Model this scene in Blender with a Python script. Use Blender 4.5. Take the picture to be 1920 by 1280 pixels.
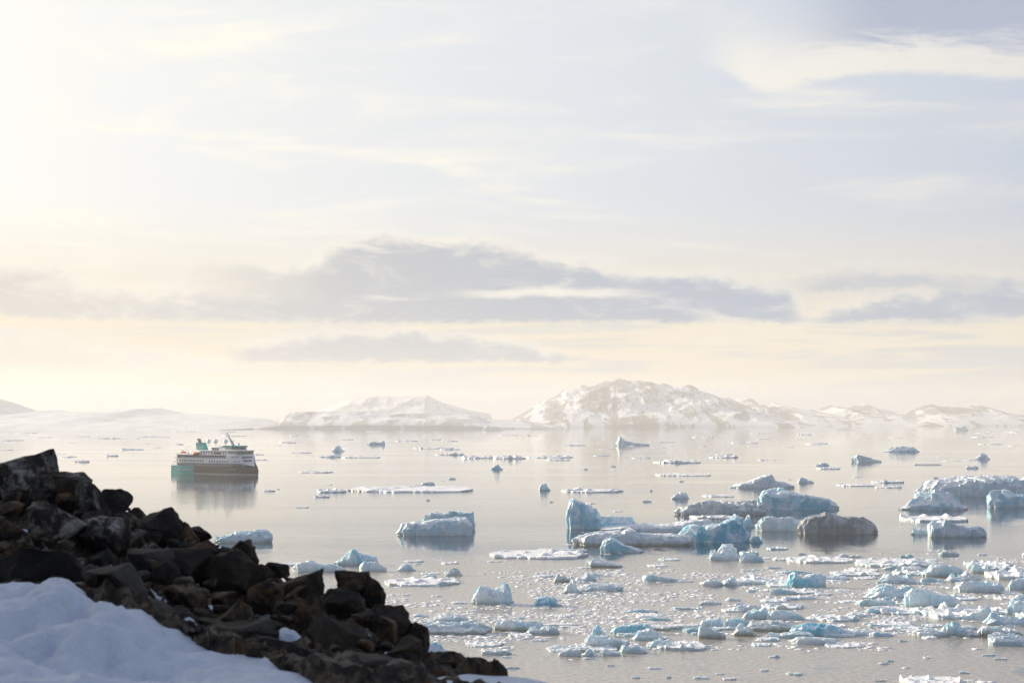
import bpy, bmesh, math, random
import numpy as np
from mathutils import Vector, Matrix
for o in list(bpy.data.objects): bpy.data.objects.remove(o)
SC = bpy.context.scene
COL = SC.collection
random.seed(7)

# ------------------------------------------------------------ camera
CAM_Z = 42.0
F = 4000.0                       # focal length in photo pixels (1920 wide)
PITCH = math.atan(148 / F)
cd = bpy.data.cameras.new('camera'); cam = bpy.data.objects.new('camera', cd); COL.objects.link(cam)
cam.location = (0, 0, CAM_Z); cam.rotation_euler = (math.pi / 2 + PITCH, 0, 0)
cd.sensor_width = 36; cd.lens = F / 1920 * 36
cd.clip_start = 0.5; cd.clip_end = 90000
cd.dof.use_dof = True; cd.dof.focus_distance = 1200; cd.dof.aperture_fstop = 4.5
SC.camera = cam

# ------------------------------------------------------------ sun direction, world, exposure
SUN_AZ = math.radians(-54); SUN_EL = math.radians(14)
SUN = Vector((math.sin(SUN_AZ) * math.cos(SUN_EL), math.cos(SUN_AZ) * math.cos(SUN_EL), math.sin(SUN_EL)))
sd = bpy.data.lights.new('sun', 'SUN'); sun = bpy.data.objects.new('sun', sd); COL.objects.link(sun)
sd.energy = 5.0; sd.angle = math.radians(0.6); sd.color = (1.0, 0.86, 0.68)
sun.rotation_euler = SUN.to_track_quat('Z', 'Y').to_euler(); sun.location = (0, 0, 400)

SC.view_settings.view_transform = 'Standard'; SC.view_settings.look = 'None'
SC.view_settings.exposure = 0.85; SC.view_settings.gamma = 1.0; SC.view_settings.use_curve_mapping = False
SC.cycles.use_denoising = True
SC.cycles.max_bounces = 6; SC.cycles.volume_bounces = 1
SC.cycles.sample_clamp_indirect = 6

class NT:
    """small helper to write node maths as calls"""
    def __init__(s, tree): s.t = tree; s.n = tree.nodes; s.l = tree.links
    def put(s, sock, v):
        if isinstance(v, bpy.types.NodeSocket): s.l.new(v, sock)
        elif isinstance(v, (tuple, list)) and len(v) == 3 and sock.type == 'RGBA': sock.default_value = (*v, 1)
        else: sock.default_value = v
    def m(s, op, a, b=0.0, c=0.0, clamp=False):
        n = s.n.new('ShaderNodeMath'); n.operation = op; n.use_clamp = clamp
        for k, v in enumerate((a, b, c)): s.put(n.inputs[k], v)
        return n.outputs[0]
    def add(s, a, b): return s.m('ADD', a, b)
    def sub(s, a, b): return s.m('SUBTRACT', a, b)
    def mul(s, a, b): return s.m('MULTIPLY', a, b)
    def ss(s, x, lo, hi):        # smoothstep lo..hi
        n = s.n.new('ShaderNodeMapRange'); n.interpolation_type = 'SMOOTHSTEP'
        s.put(n.inputs[0], x); s.put(n.inputs[1], lo); s.put(n.inputs[2], hi)
        n.inputs[3].default_value = 0; n.inputs[4].default_value = 1
        return n.outputs[0]
    def noise(s, vec, scale, detail=4, rough=0.55, dist=0.0):
        n = s.n.new('ShaderNodeTexNoise'); s.put(n.inputs['Vector'], vec)
        n.inputs['Scale'].default_value = scale; n.inputs['Detail'].default_value = detail
        n.inputs['Roughness'].default_value = rough; n.inputs['Distortion'].default_value = dist
        return n.outputs['Fac']
    def vmul(s, v, xyz):
        n = s.n.new('ShaderNodeVectorMath'); n.operation = 'MULTIPLY'; s.put(n.inputs[0], v); n.inputs[1].default_value = xyz
        return n.outputs[0]
    def mix(s, f, a, b):
        n = s.n.new('ShaderNodeMix'); n.data_type = 'RGBA'
        s.put(n.inputs[0], f); s.put(n.inputs[6], a); s.put(n.inputs[7], b)
        return n.outputs[2]
    def curve(s, x, pts, lo, hi):   # piecewise curve over lo..hi returning value
        fc = s.n.new('ShaderNodeFloatCurve'); c = fc.mapping.curves[0]
        ys = [p[1] for p in pts]; y0, y1 = min(ys), max(ys); y1 = y1 if y1 > y0 else y0 + 1
        P = [((p[0] - lo) / (hi - lo), (p[1] - y0) / (y1 - y0)) for p in pts]
        while len(c.points) < len(P): c.points.new(0.5, 0.5)
        for q, p in zip(c.points, P): q.location = p
        fc.mapping.update()
        s.put(fc.inputs['Value'], s.m('DIVIDE', s.sub(x, lo), hi - lo, clamp=True))
        return s.add(s.mul(fc.outputs[0], y1 - y0), y0)

world = bpy.data.worlds.new('World'); SC.world = world; world.use_nodes = True
wt = world.node_tree; wt.nodes.clear(); W = NT(wt)
def build_world():
    tc = wt.nodes.new('ShaderNodeTexCoord').outputs['Generated']
    sx = wt.nodes.new('ShaderNodeSeparateXYZ'); wt.links.new(tc, sx.inputs[0])
    dx, dy, dz = sx.outputs
    u = W.mul(W.m('ARCTAN2', dx, dy), 4000)              # azimuth and elevation in quarter milliradians
    v = W.mul(W.m('ARCSINE', dz), 4000)
    sky = wt.nodes.new('ShaderNodeTexSky'); sky.sky_type = 'NISHITA'; sky.sun_disc = False
    sky.sun_elevation = SUN_EL; sky.sun_rotation = SUN_AZ; sky.air_density = 1.0; sky.dust_density = 2.0; sky.ozone_density = 2.0
    n = wt.nodes.new('ShaderNodeVectorMath'); n.operation = 'SCALE'; wt.links.new(sky.outputs[0], n.inputs[0]); n.inputs['Scale'].default_value = 0.15
    clear = n.outputs[0]
    dt = wt.nodes.new('ShaderNodeVectorMath'); dt.operation = 'DOT_PRODUCT'; wt.links.new(tc, dt.inputs[0]); dt.inputs[1].default_value = SUN
    cg = dt.outputs['Value']
    # thin high veil, brighter towards the sun (forward scattering)
    toward = W.ss(cg, -0.1, 0.62)
    veil = W.mix(toward, (.15, .24, .47), (.66, .715, .81))
    glow = W.m('POWER', W.m('MAXIMUM', cg, 0.0), 4.2)
    warm = W.mix(W.ss(v, 0, 420), (1.0, .90, .70), (1.12, 1.09, 1.0))
    fade = W.ss(dz, .72, .2)          # the veil thins out overhead
    base = W.mix(W.mul(fade, .9), clear, veil)
    base = W.mix(W.m('MULTIPLY', glow, W.add(.2, W.mul(fade, 1.95)), clamp=True), base, warm)
    low = W.mul(W.ss(v, 430, 120), W.ss(cg, -0.2, 0.55))
    base = W.mix(W.mul(low, 0.88), base, (.95, .82, .60))
    # wispy cirrus everywhere
    wv = W.vmul(tc, (1, 1, 5.5))
    cir = W.noise(wv, 6.0, 9, 0.62, 1.0)
    cir2 = W.noise(W.vmul(tc, (1, 1, 9)), 9.0, 6, 0.6, 0.4)
    cm = W.mul(W.ss(cir, 0.47, 0.72), W.ss(cir2, 0.3, 0.65))
    lit = W.mix(W.ss(cg, -0.15, 0.72), (.30, .35, .46), (1.08, 1.02, .88))
    base = W.mix(W.mul(W.mul(W.mul(cm, W.ss(cg, -.05, .5)), W.add(.3, W.mul(fade, .7))), 0.95), base, lit)
    shade = W.mix(W.ss(cg, 0.46, 0.86), (.38, .455, .58), (.70, .655, .60))
    # horizontally streaked low stratus
    st = W.noise(W.vmul(tc, (1, 1, 16)), 7.0, 6, 0.6, 0.3)
    stm = W.mul(W.ss(st, 0.47, 0.58), W.mul(W.ss(v, 20, 90), W.ss(v, 330, 150)))
    base = W.mix(W.mul(stm, 0.75), base, W.mix(0.35, shade, lit))
    # edge noise for the placed banks
    e1 = W.mul(W.sub(W.noise(W.vmul(tc, (1, 1, 1.8)), 38, 9, 0.64, 0.4), 0.5), 80)
    e2 = W.mul(W.sub(W.noise(W.vmul(tc, (1, 1, 2.5)), 120, 6, 0.65), 0.5), 34)
    ev = W.add(v, W.add(e1, e2))
    eb = W.add(v, W.add(W.mul(e1, 0.4), W.mul(e2, 0.8)))
    def bank(base, top, lo, hi, bottom, soft, amount, rim=0.95, col=None, sl=90):
        t = W.curve(u, top, lo, hi)
        d = W.sub(t, ev)
        mask = W.mul(W.ss(d, -4, soft), W.ss(eb, bottom - 4, bottom + 9))
        mask = W.mul(mask, W.mul(W.ss(W.add(u, e1), lo, lo + sl), W.ss(W.add(u, e1), hi, hi - 70)))
        inner = W.noise(W.vmul(tc, (1, 1, 3.6)), 24, 8, 0.66, 0.6)
        c = W.mix(W.mul(W.ss(inner, 0.50, 0.72), 0.55), col or shade, lit)
        c = W.mix(W.mul(W.ss(d, soft * 1.5, 0), rim), c, lit)
        return W.mix(W.mul(mask, amount), base, c)
    # long flat-bottomed bank across the middle, then its hazier western end, then the eastern ones
    base = bank(base, [(-1400, 250), (-1060, 300), (-940, 305), (-860, 300), (-780, 262), (-700, 255), (-600, 262), (-500, 255), (-300, 230), (-200, 200)], -1400, -180, 186, 34, 1.0, .8, W.mix(.12, shade, lit), sl=90)
    base = bank(base, [(-700, 262), (-620, 285), (-570, 318), (-480, 312), (-420, 296), (-330, 335), (-240, 362), (-120, 352), (0, 345), (80, 318),
                       (160, 302), (260, 292), (400, 282), (490, 268), (540, 225), (575, 150)], -700, 580, 183, 28, 1.0, sl=420)
    base = bank(base, [(-560, 140), (-300, 178), (-100, 172), (60, 150), (160, 120)], -560, 160, 108, 24, .9)
    base = bank(base, [(540, 196), (620, 226), (760, 240), (860, 262), (960, 252), (1300, 260)], 530, 1400, 183, 22, .95)
    base = bank(base, [(500, 262), (640, 296), (800, 292), (1000, 270)], 500, 1080, 238, 30, .6)
    base = bank(base, [(-1300, 120), (-1000, 172), (-800, 165), (-640, 140), (-520, 118), (-420, 100)], -1300, -420, 96, 30, .7, .6, W.mix(.3, shade, lit))
    gap = W.mul(W.mul(W.ss(W.add(v, W.mul(e1, .35)), 225, 236), W.ss(W.add(v, W.mul(e1, .35)), 252, 240)), W.mul(W.ss(u, -160, 0), W.ss(u, 300, 160)))
    base = W.mix(W.mul(gap, .75), base, lit)
    # pale cloud cap lying over the land behind the headland
    base = bank(base, [(-620, 20), (-460, 66), (-360, 90), (-270, 100), (-230, 106), (-180, 104), (-60, 93), (0, 84), (100, 76), (220, 70), (340, 60), (460, 20)], -620, 460, -60, 16, .7, .3, W.mix(0.35, shade, lit))
    # top right sheet: grey body with a bright wispy lower lip
    lip = W.curve(u, [(300, 700), (420, 634), (500, 616), (700, 634), (960, 622), (1400, 640)], 300, 1400)
    e3 = W.mul(W.sub(W.noise(W.vmul(tc, (1, 1, 4.0)), 20, 9, 0.66, 0.9), 0.5), 120)
    dd = W.sub(W.add(v, W.mul(e3, 0.5)), lip)
    inx = W.ss(u, 330, 460)
    base = W.mix(W.mul(W.mul(W.ss(dd, -6, 12), W.ss(dd, 150, 20)), W.mul(inx, 0.8)), base, lit)
    body = W.mul(W.mul(W.ss(W.add(dd, e3), 25, 90), W.ss(u, 460, 720)), 0.95)
    base = W.mix(body, base, (.42, .475, .61))
    # small cumulus heads over the far hills
    ch = W.noise(W.vmul(tc, (1, 1, 1.6)), 55, 6, 0.6, 0.2)
    hd = W.sub(W.add(62, W.mul(W.sub(ch, 0.5), 90)), v)
    hm = W.mul(W.ss(hd, 0, 10), W.ss(cg, 0.0, 0.6))
    hc = W.mix(W.ss(hd, 0, 28), W.mix(0.6, shade, lit), W.mix(0.25, shade, lit))
    base = W.mix(W.mul(hm, 0.75), base, hc)
    bg = wt.nodes.new('ShaderNodeBackground'); wt.links.new(base, bg.inputs[0]); bg.inputs[1].default_value = 0.55
    out = wt.nodes.new('ShaderNodeOutputWorld'); wt.links.new(bg.outputs[0], out.inputs[0])
build_world()

# ------------------------------------------------------------ helpers
def tag(o, label=None, cat=None, group=None, kind=None):
    if label: o['label'] = label
    if cat: o['category'] = cat
    if group: o['group'] = group
    if kind: o['kind'] = kind
    return o
def mesh_obj(name, verts, faces, mat=None, parent=None, smooth=False):
    me = bpy.data.meshes.new(name)
    me.from_pydata([tuple(map(float, v)) for v in verts] if not isinstance(verts, list) else verts, [], faces if isinstance(faces, list) else faces.tolist())
    me.update()
    if smooth: me.polygons.foreach_set('use_smooth', [True] * len(me.polygons))
    if mat: me.materials.append(mat)
    o = bpy.data.objects.new(name, me); COL.objects.link(o)
    if parent: o.parent = parent
    return o
def ray(px, py):
    d = Vector(((px - 960) / F, 1.0, -(py - 640) / F))
    return Matrix.Rotation(PITCH, 3, 'X') @ d
def on_sea(px, py):
    d = ray(px, py); t = -CAM_Z / d.z
    return Vector((d.x * t, d.y * t, 0.0))
def at(px, py, dist):            # point seen there at ground distance dist (y)
    d = ray(px, py); t = dist / d.y
    return Vector((d.x * t, dist, CAM_Z + d.z * t))
# gradient noise in numpy
_rs = np.random.RandomState(3)
_perm = np.concatenate([_rs.permutation(256)] * 3)
_g = _rs.normal(size=(256, 3)); _g /= np.linalg.norm(_g, axis=1)[:, None]
def pn(x, y, z):
    x, y, z = np.broadcast_arrays(np.asarray(x, float), np.asarray(y, float), np.asarray(z, float))
    xi, yi, zi = np.floor(x).astype(int), np.floor(y).astype(int), np.floor(z).astype(int)
    xf, yf, zf = x - xi, y - yi, z - zi
    s = lambda t: t * t * t * (t * (t * 6 - 15) + 10)
    U, V, Wt = s(xf), s(yf), s(zf); r = 0
    for a in (0, 1):
        for b in (0, 1):
            for c in (0, 1):
                h = _perm[_perm[_perm[(xi + a) & 255] + ((yi + b) & 255)] + ((zi + c) & 255)]
                g = _g[h]
                r = r + ((U if a else 1 - U) * (V if b else 1 - V) * (Wt if c else 1 - Wt)) * (g[..., 0] * (xf - a) + g[..., 1] * (yf - b) + g[..., 2] * (zf - c))
    return r * 1.5
def fbm(x, y, z, o=4, ridged=False):
    r, a, f = 0, 1.0, 1.0
    for k in range(o):
        n = pn(x * f, y * f, z * f + k * 7.3); r = r + a * ((0.5 - np.abs(n)) if ridged else n); a *= 0.5; f *= 2.03
    return r
def mat(name):
    m = bpy.data.materials.new(name); m.use_nodes = True
    return m, NT(m.node_tree), m.node_tree.nodes['Principled BSDF']
def plain(name, col, rough=0.5, metal=0.0, var=0.12, scale=1.5):
    m, N, b = mat(name)
    g = m.node_tree.nodes.new('ShaderNodeTexCoord').outputs['Object']
    f = N.noise(g, scale, 5, 0.6)
    N.put(b.inputs['Base Color'], N.mix(N.ss(f, 0.3, 0.7), tuple(c * (1 - var) for c in col), tuple(min(1, c * (1 + var)) for c in col)))
    b.inputs['Roughness'].default_value = rough; b.inputs['Metallic'].default_value = metal
    return m

# ------------------------------------------------------------ materials of the setting
def sea_material():
    m, N, b = mat('sea_water')
    pos = m.node_tree.nodes.new('ShaderNodeNewGeometry').outputs['Position']
    sp = m.node_tree.nodes.new('ShaderNodeSeparateXYZ'); m.node_tree.links.new(pos, sp.inputs[0])
    X, Y = sp.outputs[0], sp.outputs[1]
    # skim of new ice near the shore, broken into patches
    n1 = N.noise(N.vmul(pos, (1, .55, 1)), .012, 5, .6, .6)
    n2 = N.noise(N.vmul(pos, (1, .45, 1)), .06, 5, .6, .4)
    edge = N.add(Y, N.add(N.mul(N.sub(n1, .5), 420), N.mul(N.sub(n2, .5), 90)))
    skim = N.mul(N.ss(edge, 690, 630), N.ss(n2, .30, .42))
    hole = N.ss(N.add(N.mul(n2, 40), N.sub(X, N.mul(N.sub(Y, 340), .35))), 98, 101)
    hole = N.mul(hole, N.ss(Y, 372, 366))
    skim = N.mul(skim, N.sub(1, hole))
    fine = N.noise(pos, .9, 5, .65)
    N.put(b.inputs['Base Color'], N.mix(skim, (.018, .032, .042), N.mix(N.ss(fine, .4, .65), (.25, .225, .19), (.47, .43, .375))))
    N.put(b.inputs['Roughness'], N.add(.03, N.mul(skim, N.add(.12, N.mul(fine, .16)))))
    b.inputs['IOR'].default_value = 1.333
    w1 = N.noise(N.vmul(pos, (.45, 1, 1)), .38, 4, .6)
    w2 = N.noise(N.vmul(pos, (.5, 1, 1)), .09, 3, .5)
    calm = N.ss(N.noise(N.vmul(pos, (.25, 1, 1)), .006, 4, .55, .5), .36, .62)
    amp = N.mul(N.add(.2, N.mul(calm, 1.1)), N.sub(1, N.mul(skim, .8)))
    hgt = N.mul(N.add(N.mul(w1, .045), N.mul(w2, .075)), amp)
    bp = m.node_tree.nodes.new('ShaderNodeBump'); bp.inputs['Strength'].default_value = 1.0; bp.inputs['Distance'].default_value = 1.0
    N.put(bp.inputs['Height'], hgt); m.node_tree.links.new(bp.outputs[0], b.inputs['Normal'])
    return m
def ice_material():
    # object colour: R = glacier blue, G = dirt, B = algae band at the waterline
    m, N, b = mat('glacier_ice')
    t = m.node_tree; tc = t.nodes.new('ShaderNodeTexCoord').outputs['Object']
    oi = t.nodes.new('ShaderNodeObjectInfo'); sc = t.nodes.new('ShaderNodeSeparateColor'); t.links.new(oi.outputs['Color'], sc.inputs[0])
    blue, dirt, alg = sc.outputs
    geo = t.nodes.new('ShaderNodeNewGeometry'); sn = t.nodes.new('ShaderNodeSeparateXYZ'); t.links.new(geo.outputs['Normal'], sn.inputs[0])
    sp = t.nodes.new('ShaderNodeSeparateXYZ'); t.links.new(geo.outputs['Position'], sp.inputs[0])
    vec = t.nodes.new('ShaderNodeVectorMath'); vec.operation = 'ADD'; t.links.new(tc, vec.inputs[0])
    rn = t.nodes.new('ShaderNodeCombineXYZ'); N.put(rn.inputs[0], N.mul(oi.outputs['Random'], 91)); N.put(rn.inputs[1], N.mul(oi.outputs['Random'], 37)); t.links.new(rn.outputs[0], vec.inputs[1])
    p = vec.outputs[0]
    n1 = N.noise(p, .22, 5, .6, .4); n2 = N.noise(p, 1.3, 5, .65, .3)
    bare = N.ss(N.add(sn.outputs[2], N.mul(N.sub(n2, .5), .4)), .68, .3)      # steep faces are bare ice, tops carry snow
    icecol = N.mix(N.ss(n1, .35, .62), (.76, .89, .95), (.40, .74, .87))
    bl = N.m('MULTIPLY', blue, N.add(.35, N.mul(bare, .9)), clamp=True)
    c = N.mix(N.m('ADD', N.mul(bare, .30), bl, clamp=True), (.95, .95, .95), icecol)
    deep = N.mul(N.mul(blue, bare), N.ss(n1, .42, .62))
    c = N.mix(N.mul(deep, .7), c, (.06, .46, .64))
    dm = N.m('MULTIPLY', dirt, N.add(.5, N.mul(N.ss(n1, .35, .65), .4)), clamp=True)
    c = N.mix(dm, c, (.27, .265, .27))
    band = N.mul(N.mul(alg, N.ss(sp.outputs[2], N.add(.5, N.mul(n2, 1.8)), .1)), bare)
    c = N.mix(N.mul(band, .8), c, (.25, .235, .12))
    N.put(b.inputs['Base Color'], c)
    b.inputs['Roughness'].default_value = .55
    b.inputs['Subsurface Weight'].default_value = .3; b.inputs['Subsurface Radius'].default_value = (.55, .85, 1.0); b.inputs['Subsurface Scale'].default_value = .6
    bp = t.nodes.new('ShaderNodeBump'); bp.inputs['Strength'].default_value = .6; bp.inputs['Distance'].default_value = .5
    N.put(bp.inputs['Height'], N.add(n2, N.mul(N.noise(p, 4, 4, .6), .4))); t.links.new(bp.outputs[0], b.inputs['Normal'])
    return m
def mountain_material():
    m, N, b = mat('snowy_mountain')
    t = m.node_tree; geo = t.nodes.new('ShaderNodeNewGeometry'); pos = geo.outputs['Position']
    sn = t.nodes.new('ShaderNodeSeparateXYZ'); t.links.new(geo.outputs['Normal'], sn.inputs[0])
    n1 = N.noise(N.vmul(pos, (1, .12, .25)), .009, 7, .66, .4); n2 = N.noise(pos, .0022, 4, .6)
    oi = t.nodes.new('ShaderNodeObjectInfo'); sc = t.nodes.new('ShaderNodeSeparateColor'); t.links.new(oi.outputs['Color'], sc.inputs[0])
    rock = N.ss(N.add(N.add(N.mul(sn.outputs[2], -.9), N.mul(n1, 1.3)), N.mul(n2, .75)), .13, .24)
    rock = N.mul(rock, sc.outputs[0])  # object colour R = rock share; set low where fading into mist is painted
    N.put(b.inputs['Base Color'], N.mix(rock, (.72, .75, .80), N.mix(n1, (.035, .036, .04), (.11, .10, .095))))
    b.inputs['Roughness'].default_value = .85
    return m
def snow_material():
    m, N, b = mat('old_snow')
    t = m.node_tree; tc = t.nodes.new('ShaderNodeNewGeometry').outputs['Position']
    n1 = N.noise(tc, .9, 6, .6, .4); n2 = N.noise(tc, 5, 5, .65); n3 = N.noise(tc, 22, 3, .6)
    c = N.mix(N.mul(N.ss(n1, .50, .70), N.mul(N.ss(n2, .45, .7), .5)), (.60, .645, .73), (.38, .34, .29))
    c = N.mix(N.mul(N.ss(n3, .70, .76), N.ss(n1, .5, .6)), c, (.10, .07, .05))
    N.put(b.inputs['Base Color'], c); b.inputs['Roughness'].default_value = .6
    bp = t.nodes.new('ShaderNodeBump'); bp.inputs['Strength'].default_value = .5; bp.inputs['Distance'].default_value = .14
    N.put(bp.inputs['Height'], N.add(n2, N.mul(n3, .5))); t.links.new(bp.outputs[0], b.inputs['Normal'])
    return m
def rock_material():
    # object colour: R = brown/orange tint, G = pale lichen and droppings
    m, N, b = mat('dark_basalt')
    t = m.node_tree; tc = t.nodes.new('ShaderNodeNewGeometry').outputs['Position']
    oi = t.nodes.new('ShaderNodeObjectInfo'); sc = t.nodes.new('ShaderNodeSeparateColor'); t.links.new(oi.outputs['Color'], sc.inputs[0])
    n1 = N.noise(tc, 1.6, 6, .65, .5); n2 = N.noise(tc, 6, 6, .7, .3); n3 = N.noise(N.vmul(tc, (1, 1, .4)), 14, 4, .65)
    c = N.mix(N.ss(n1, .35, .65), (.006, .0055, .0052), (.022, .017, .0125))
    c = N.mix(N.m('MULTIPLY', sc.outputs[0], N.ss(n2, .42, .66), clamp=True), c, (.16, .085, .032))
    c = N.mix(N.m('MULTIPLY', sc.outputs[1], N.mul(N.ss(n1, .45, .60), N.ss(n2, .44, .60)), clamp=True), c, (.30, .285, .25))
    c = N.mix(N.mul(N.ss(n3, .62, .72), .35), c, (.12, .10, .08))
    N.put(b.inputs['Base Color'], c); b.inputs['Roughness'].default_value = .72
    b.inputs['Specular IOR Level'].default_value = .22
    bp = t.nodes.new('ShaderNodeBump'); bp.inputs['Strength'].default_value = .8; bp.inputs['Distance'].default_value = .06
    N.put(bp.inputs['Height'], N.add(n2, N.mul(n3, .5))); t.links.new(bp.outputs[0], b.inputs['Normal'])
    return m
M_SEA, M_ICE, M_MTN, M_SNOW, M_ROCK = sea_material(), ice_material(), mountain_material(), snow_material(), rock_material()

# ------------------------------------------------------------ sea
sea = mesh_obj('sea', [(-8900, -250, 0), (8900, -250, 0), (8900, 23500, 0), (-8900, 23500, 0)], [(0, 1, 2, 3)], M_SEA)
tag(sea, 'calm pale sea reflecting the bright cloudy sky', None, None, 'structure')

# ------------------------------------------------------------ far mountains (height fields standing at their own distance)
def mountain(name, label, prof, d_shore, d_crest, d_back, rough=.18, seed=0, n=150, nd=46, front=1.3, rock=.9):
    xs = np.array([p[0] for p in prof], float); ys = np.array([p[1] for p in prof], float)
    px = np.linspace(xs[0], xs[-1], n); py = np.interp(px, xs, ys)
    D = np.concatenate([np.linspace(d_shore, d_crest, int(nd * .7)), np.linspace(d_crest, d_back, nd - int(nd * .7) + 1)[1:]])
    az = (px - 960) / F
    crest = np.maximum((788 - py) / F * d_crest + CAM_Z, 4.0)
    V = np.zeros((len(D), n, 3))
    for j, d in enumerate(D):
        t = (d - d_shore) / (d_crest - d_shore) if d <= d_crest else 1 - (d - d_crest) / (d_back - d_crest)
        g = t ** (1 / front) if d <= d_crest else t
        X = az * d_crest; nz = fbm(X / 420 + seed, np.full(n, d / 800.0), seed * 1.7, 5, True) - .45
        h = crest * g * (1 + rough * nz * 2.2 * (1 - abs(t) ** 5 * (d <= d_crest)))
        V[j, :, 0] = X; V[j, :, 1] = d; V[j, :, 2] = np.where(t <= 0.001, -1.0, np.maximum(h, -1.0))
    idx = np.arange(len(D) * n).reshape(len(D), n)
    fc = np.stack([idx[:-1, :-1], idx[:-1, 1:], idx[1:, 1:], idx[1:, :-1]], -1).reshape(-1, 4)
    o = mesh_obj(name, V.reshape(-1, 3), fc, M_MTN); o.color = (rock, 0, 0, 1)
    return tag(o, label, None, None, 'structure')
mountain('mountain', 'broad flat-crowned snowy mountain with rock streaks on the far shore',
    [(905, 799), (960, 786), (1000, 763), (1040, 746), (1060, 731), (1110, 724), (1150, 715), (1190, 713), (1225, 718), (1260, 725), (1290, 725), (1330, 738), (1345, 745),
     (1370, 747), (1395, 760), (1440, 786), (1475, 797)], 12700, 14600, 16500, .22, 1.3, 260, 60)
mountain('mountain', 'flat-topped snowy table mountain at the right edge of the far shore',
    [(1640, 797), (1690, 784), (1715, 770), (1736, 762), (1780, 762), (1815, 764), (1843, 761), (1880, 774), (1920, 778), (1990, 782), (2080, 774), (2200, 795)], 14900, 16300, 17800, .22, 4.1, 200, 50)
mountain('hills', 'low hazy snow hills between the broad mountain and the table mountain',
    [(1300, 797), (1370, 752), (1400, 745), (1418, 757), (1432, 768), (1450, 757), (1500, 766), (1530, 768), (1555, 759), (1585, 766), (1612, 757), (1645, 767), (1690, 780), (1760, 797)], 15200, 17600, 19400, .2, 7.7, 190, 46)
mountain('headland', 'low tan-streaked snow headland behind the ship towards the middle',
    [(500, 801), (520, 795), (550, 776), (565, 772), (650, 772), (730, 773), (800, 775), (880, 777), (915, 786), (985, 790), (1050, 797)], 10300, 11100, 13200, .25, 2.2, 200, 50, 2.2, rock=.6)
mountain('hills', 'faint flat-crested snow hill rising behind the tan headland',
    [(590, 772), (630, 757), (660, 747), (700, 743), (745, 744), (800, 741), (830, 755), (870, 766), (920, 776)], 15000, 16000, 17500, .14, 9.4, 130, 40, rock=.35)  # rock share lowered: thicker mist painted into the surface colour
mountain('hills', 'very faint snow hills along the hazy left shore',
    [(-260, 730), (-120, 722), (0, 748), (30, 760), (62, 776), (110, 768), (160, 775), (210, 767), (300, 764), (345, 775), (420, 778), (500, 785), (560, 798)], 9000, 12500, 14500, .14, 3.6, 190, 46, rock=.22)  # rock mostly swapped for snow colour, painting in the mist over this range

# ------------------------------------------------------------ near hillside: snow shelf, rock rib, slope falling to the sea
SKY_L = [(-1500, 20), (-900, 360), (-260, 785), (-80, 850), (0, 862), (20, 846), (40, 842), (70, 856), (120, 892), (150, 902), (200, 922), (240, 935), (250, 962), (310, 966), (332, 990), (400, 1006), (440, 1014), (478, 1056),  # unseen left end raised so the rib casts its shade over the snow
         (530, 1056), (560, 1075), (610, 1080), (660, 1074), (690, 1092), (715, 1130), (765, 1166), (800, 1224), (870, 1232), (920, 1262), (1000, 1320)]
SNOW_L = [(-1500, 330), (-700, 850), (-260, 1060), (-80, 1100), (0, 1112), (60, 1118), (110, 1102), (150, 1122), (220, 1168), (300, 1176), (350, 1190), (420, 1222), (480, 1250), (560, 1268), (650, 1286), (760, 1310), (900, 1335), (1000, 1350)]  # out-of-view left end heightened too, keeping the sun off the near snow
def lerp_pts(P, x): return float(np.interp(x, [p[0] for p in P], [p[1] for p in P]))
def d_sky(x): return float(np.interp(x, [-1500, -260, 0, 920, 1000], [31, 27, 26, 20.5, 20]))
def d_snow(x): return float(np.interp(x, [-1500, -260, 0, 600, 1000], [21, 17.5, 17, 15, 14.5]))
ctrl = []
for x in range(-1460, 1001, 60):
    s, b_ = lerp_pts(SKY_L, x), lerp_pts(SNOW_L, x)
    p = at(x, s, d_sky(x)); ctrl.append((p.x, p.y, p.z - .28))
    q = at(x, b_, d_snow(x)); ctrl.append((q.x, q.y, q.z))
    for t in (.35, .7):
        r = at(x, s + (b_ - s) * t, d_sky(x) + (d_snow(x) - d_sky(x)) * t); ctrl.append((r.x, r.y, r.z - .25))
    for k, dz in ((3, -1.1), (7, -3.0), (12, -5.5)): ctrl.append((p.x * (1 + k / 26), p.y + k, p.z - .3 + dz))
for x, y, d in ((0, 1280, 12.4), (200, 1280, 12.6), (400, 1282, 12.8), (600, 1300, 13), (830, 1272, 18.6), (930, 1266, 19), (1000, 1274, 18.8), (1060, 1292, 18.5), (1200, 1340, 18), (1000, 1400, 14)):
    p = at(x, y, d); ctrl.append((p.x, p.y, p.z))
for x in (-7, -3, 0, 3, 7): ctrl.append((x, 5, CAM_Z - 1.62 - .06 * x)); ctrl.append((x, -4, CAM_Z - 1.5 - .06 * x))
for y in (14, 20, 26, 34): ctrl.append((5, y, CAM_Z - 2.9 - (y - 14) * .25)); ctrl.append((9, y, CAM_Z - 4.2 - (y - 14) * .27))
CT = np.array(ctrl)
def ground_z(X, Y):
    X, Y = np.broadcast_arrays(np.asarray(X, float), np.asarray(Y, float))
    d2 = (X[..., None] - CT[:, 0]) ** 2 + (Y[..., None] - CT[:, 1]) ** 2 + .25
    w = d2 ** -2.0
    return (w * CT[:, 2]).sum(-1) / w.sum(-1)
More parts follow.
